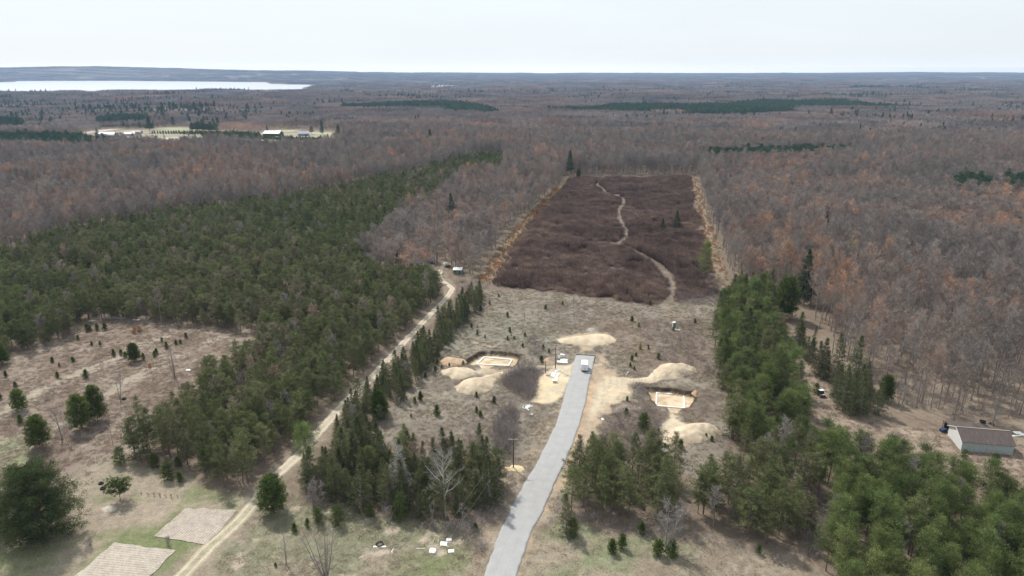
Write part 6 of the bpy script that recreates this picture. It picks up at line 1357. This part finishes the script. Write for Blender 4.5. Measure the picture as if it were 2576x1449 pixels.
# litter at the bottom centre (crop of the litter)
def rc(x, y): return ((1100+x*.11646)*.83854, (1590+y*.11646)*.83854)
x, y, g = atg(*rc(335, 375)); o = MB().torus((0, 0, .10), .75, .055, 28, 6).torus((.06, .04, .20), .66, .055, 28, 6).torus((-.03, .05, .30), .72, .05, 28, 6).build('pipe_coil', M['black']); o.location = (x, y, g+.02); tag(o, 'black coil of pipe on the foreground grass', 'pipe coil')
slab('panel', *rc(335, 425), (2.55, .42, .14), .0, 'white', 'long white trough panel in front of the black coil', 'panel'); slab('board', *rc(662, 520), (.16, 1.2, .08), -.2, 'dirtywhite', 'short white stick right of the black coil', 'board')
slab('board', *rc(1390, 487), (1.75, .14, .10), .0, 'dirtywhite', 'thin long white board in the middle of the foreground litter', 'board')
sheet('torn_panel', *rc(1700, 530), 1.5, 1.7, 'dirtywhite', 'torn whitish panel right of the thin long board', 'panel', 31, .2); slab('panel', *rc(2175, 535), (1.2, .95, .12), .1, 'white', 'clean white rectangular slab at the right of the litter', 'slab')
sheet('plastic_sheet', *rc(1985, 350), 1.7, 1.6, 'plastic', 'bright white crumpled plastic in the foreground litter', 'plastic sheet', 33, .5)
slab('box', *rc(2120, 270), (1.05, .8, .4), .05, 'dirtywhite', 'flat whitish box behind the bright crumpled plastic', 'box')
slab('board', *rc(2150, 325), (.9, .16, .1), .1, 'lumber', 'yellow-brown board against the flat whitish box', 'board'); slab('board', *rc(2080, 415), (.6, .2, .12), -.6, 'lumber', 'short yellow-brown offcut below the bright plastic', 'board')
for i, (a_, b_, w_, r_) in enumerate([(1725, 265, .1, -.25), (1840, 275, .1, .1), (1765, 142, 1.0, 0)]):
    slab('board', *rc(a_, b_), ((.1, 1.1, .05) if w_ < .5 else (.95, .1, .05)), r_, 'lumber', ['left upright thin stick left of the bright plastic', 'right thin stick beside the bright plastic', 'faint thin stick above the two thin sticks'][i], 'stick')
# junk by the left plantation, white scrap in the left field
def rd(x, y): return ((250+x*.13805)*.83854, (780+y*.13805)*.83854)
sheet('scrap_metal', *rd(190, 1320), 2.6, 2.2, 'stone', 'pale scrap heap at the left end of the brush pile under the plantation', 'scrap heap', 41, .7); sheet('scrap_metal', *rd(1150, 1300), 3.4, 2.0, 'stone', 'grey tarp-covered heap at the right end of the brush pile under the plantation', 'covered heap', 42, .8)
b = MB(); rg = random.Random(4)
for k in range(34): b.tube((rg.uniform(-7, 7), rg.uniform(-.6, .6), rg.uniform(.05, .5)), (rg.uniform(-7, 7)*.3+rg.uniform(-5, 5), rg.uniform(-.8, .8), rg.uniform(.05, .7)), .08, .05, 5)
o = b.build('brush_pile', M['deadbark']); o.location = atg(*rd(560, 1275)); tag(o, 'long heap of dead branches along the plantation edge', 'branch pile')
sheet('scrap_metal', 474, 930, 1.7, 1.4, 'white', 'white scrap sheet in the left field by the slender stems', 'scrap', 43, .35)
b = MB()
for k in range(16): b.tube((rg.uniform(-4, 4), rg.uniform(-.8, .8), rg.uniform(.05, .4)), (rg.uniform(-4, 5), rg.uniform(-.9, .9), rg.uniform(.05, .5)), .07, .04, 5)
o = b.build('brush_pile', M['deadbark']); o.location = atg(500, 928); tag(o, 'dead branch heap behind the white scrap in the left field', 'branch pile')
# sheds and clutter under the plantation trees, left
def shed(name, u, v, w_, d_, h_, rz, mw_, mr_, label, cat, rise=.5, door=True):
    x, y, z = at(u, v); z = float(gz(x, y)[0]); T = empty(name, (x, y, z), rz); tag(T, label, cat)
    b = MB(); b.box((0, d_/2, h_/2), (w_, d_, h_)); 
    b.add([(-w_/2, 0, h_), (w_/2, 0, h_), (w_/2, d_, h_), (-w_/2, d_, h_), (-w_/2, d_/2, h_+rise), (w_/2, d_/2, h_+rise)], [(0, 3, 4), (1, 5, 2)]); b.build('wall', M[mw_] if isinstance(mw_, str) else mw_, T)
    th = math.atan2(rise, d_/2); sl_ = math.hypot(rise, d_/2)+.25*max(1, w_/12)
    for s in (-1, 1): MB().box((0, d_/2+s*sl_/2*math.cos(th), h_+rise-sl_/2*math.sin(th)+.05), (w_+.4, sl_, .08), rx=-s*th).build('roof', M[mr_] if isinstance(mr_, str) else mr_, T)
    if door: MB().box((w_*.25, -.03, h_*.38), (w_*.14, .05, h_*.76)).build('door', M['darkgrey'], T)
    for k in range(max(1, int(w_/6))): MB().box((-w_*.3+k*2.4*.9, -.03, h_*.6), (.9, .05, .7)).build('window', M['glass'], T)
    return T
shed('camp_shed', 1151, 690, 3.9, 4.6, 2.1, -.05, 'greenpaint', 'white', 'pale shed with white roof under bare trees at the lane end', 'shed', .5)
x, y, z = atg(1081, 664); T = empty('tarp_shelter', (x, y, z), 0); tag(T, 'blue tarp shelter under bare trees left of the lane end', 'tarp shelter')
MB().box((0, 1.5, 1.75), (3.9, 3.2, .05), rx=.12).build('tarp', M['blue'], T)
for sx in (-1.8, 1.8):
    for yy in (.1, 2.9): MB().tube((sx, yy, 0), (sx, yy, 1.7), .04, .04, 6).build('post', M['polewood'], T)
MB().box((0, 1.6, .6), (3.0, 2.2, 1.1), bevel=.05).build('covered_load', M['darkgrey'], T)
for i, (u, v, d_, m_, lb, ct) in enumerate([(1063, 667, (2.4, .9, .6), 'dirtywhite', 'white flat box left below the blue tarp', 'box'), (1077, 670, (.7, .7, 1.0), 'white', 'white upright box below the blue tarp', 'box'), (1070.5, 674, (.6, .6, .9), 'dirtywhite', 'dirty white barrel-sized box below the blue tarp', 'box'),
        (1078, 681, (1.2, .8, .4), 'plastic', 'pale litter lowest below the blue tarp', 'litter'), (1124, 668, (.9, 1.4, 1.2), 'dirtywhite', 'white appliance at the bend end of the lane', 'appliance'), (1038, 664, (.8, .8, .8), 'dirtywhite', 'farthest left white box of the camp', 'box'), (1127, 672, (2.2, 1.2, 1.0), 'darkgrey', 'dark clutter heap right of the lane end', 'clutter'), (1060, 660, (1.0, .7, .6), 'dirtywhite', 'small pale box behind the blue tarp camp', 'box')]):
    slab('camp_box', u, v, d_, .1*i, m_, lb, ct)
for i, (u, v, w_) in enumerate([(143, 668, 3.4), (154, 664, 3.8), (170, 659, 4.0), (178, 655.5, 3.0)]):
    slab('canoe' if 0 else 'panel', u, v+6, (w_, 1.3, .5), .35, 'plastic', ['leftmost', 'second', 'third', 'rightmost'][i]+' pale low box in the row among the left plantation pines', 'box', 1.0)
slab('table', 222, 684, (2.4, 1.2, .12), .0, 'dirtywhite', 'flat pale table top among the plantation pines right of the pale row', 'table', .8)

# ------------------------------------------------------------------ distant farm
mgrey = mat('farm_siding', (.38, .40, .42), .6, .05, .5); mwr = mat('farm_white_roof', (.60, .61, .62), .5); mgr = mat('farm_grey_roof', (.34, .34, .36), .7); mtan = mat('farm_tan_roof', (.46, .40, .36), .8); mblue = mat('farm_blue_siding', (.22, .26, .31), .7)
shed('farm_barn', 268, 339.5, 27, 11, 4, -.03, mgrey, mwr, 'long white-roofed farm building left of two dark firs', 'farm building', 2.2, True)
shed('farm_barn', 277, 340.3, 10, 3, 2.6, -.03, mgrey, mwr, 'small white lean-to against the long farm building', 'farm building', 1.2, False)
shed('farm_barn', 326, 339, 14, 11, 3.6, .5, mgrey, mwr, 'grey shed with one bright roof slope right of the long farm building', 'farm building', 2.2, True)
shed('farmhouse', 341, 333, 14, 9, 3, 0, mtan, mtan, 'tan-roofed low house behind the farm under the big dark fir', 'house', 1.8, True)
shed('farm_barn', 682, 342, 25, 16, 4, -.1, 'darkgrey', mwr, 'bright white-roofed open barn right of the tree nursery', 'farm building', 3.4, False)
shed('farmhouse', 764, 342, 16, 10, 3.6, .3, mblue, mgr, 'blue-grey house with gable near the nursery end', 'house', 3, True)
x, y = grid_pts(-900, -200, 560, 1100, 4.2, 130, .1); P_ = G2([(500, 337), (600, 341), (700, 346), (850, 350), (790, 356), (700, 353), (600, 349), (510, 345)]); k = inpoly(x, y, P_) | inpoly(x, y, G2([(380, 328), (470, 331), (560, 332), (655, 336), (655, 344), (560, 340), (470, 337), (380, 333)])); x, y = x[k], y[k]; n = len(x)
scatter('nursery_rows', np.c_[x, y, terrain(x.copy(), y.copy())], rotz(n, rng), scl(n, rng, .8, 2.2), [f.joined for f in SAP], 'rows of small green nursery trees in the distant field', 'nursery trees')

# ------------------------------------------------------------------ haze
hz = MB().box((0, 6400, 74), (33600, 14600, 180)).build('haze', mat('haze', (1, 1, 1)))
m = hz.data.materials[0]; t = m.node_tree; t.nodes.clear(); out = t.nodes.new('ShaderNodeOutputMaterial'); pv = t.nodes.new('ShaderNodeVolumePrincipled')
pv.inputs['Color'].default_value = (.42, .66, 1.0, 1); pv.inputs['Density'].default_value = HAZE_D; pv.inputs['Anisotropy'].default_value = .2
t.links.new(pv.outputs[0], out.inputs['Volume']); tag(hz, kind='stuff')
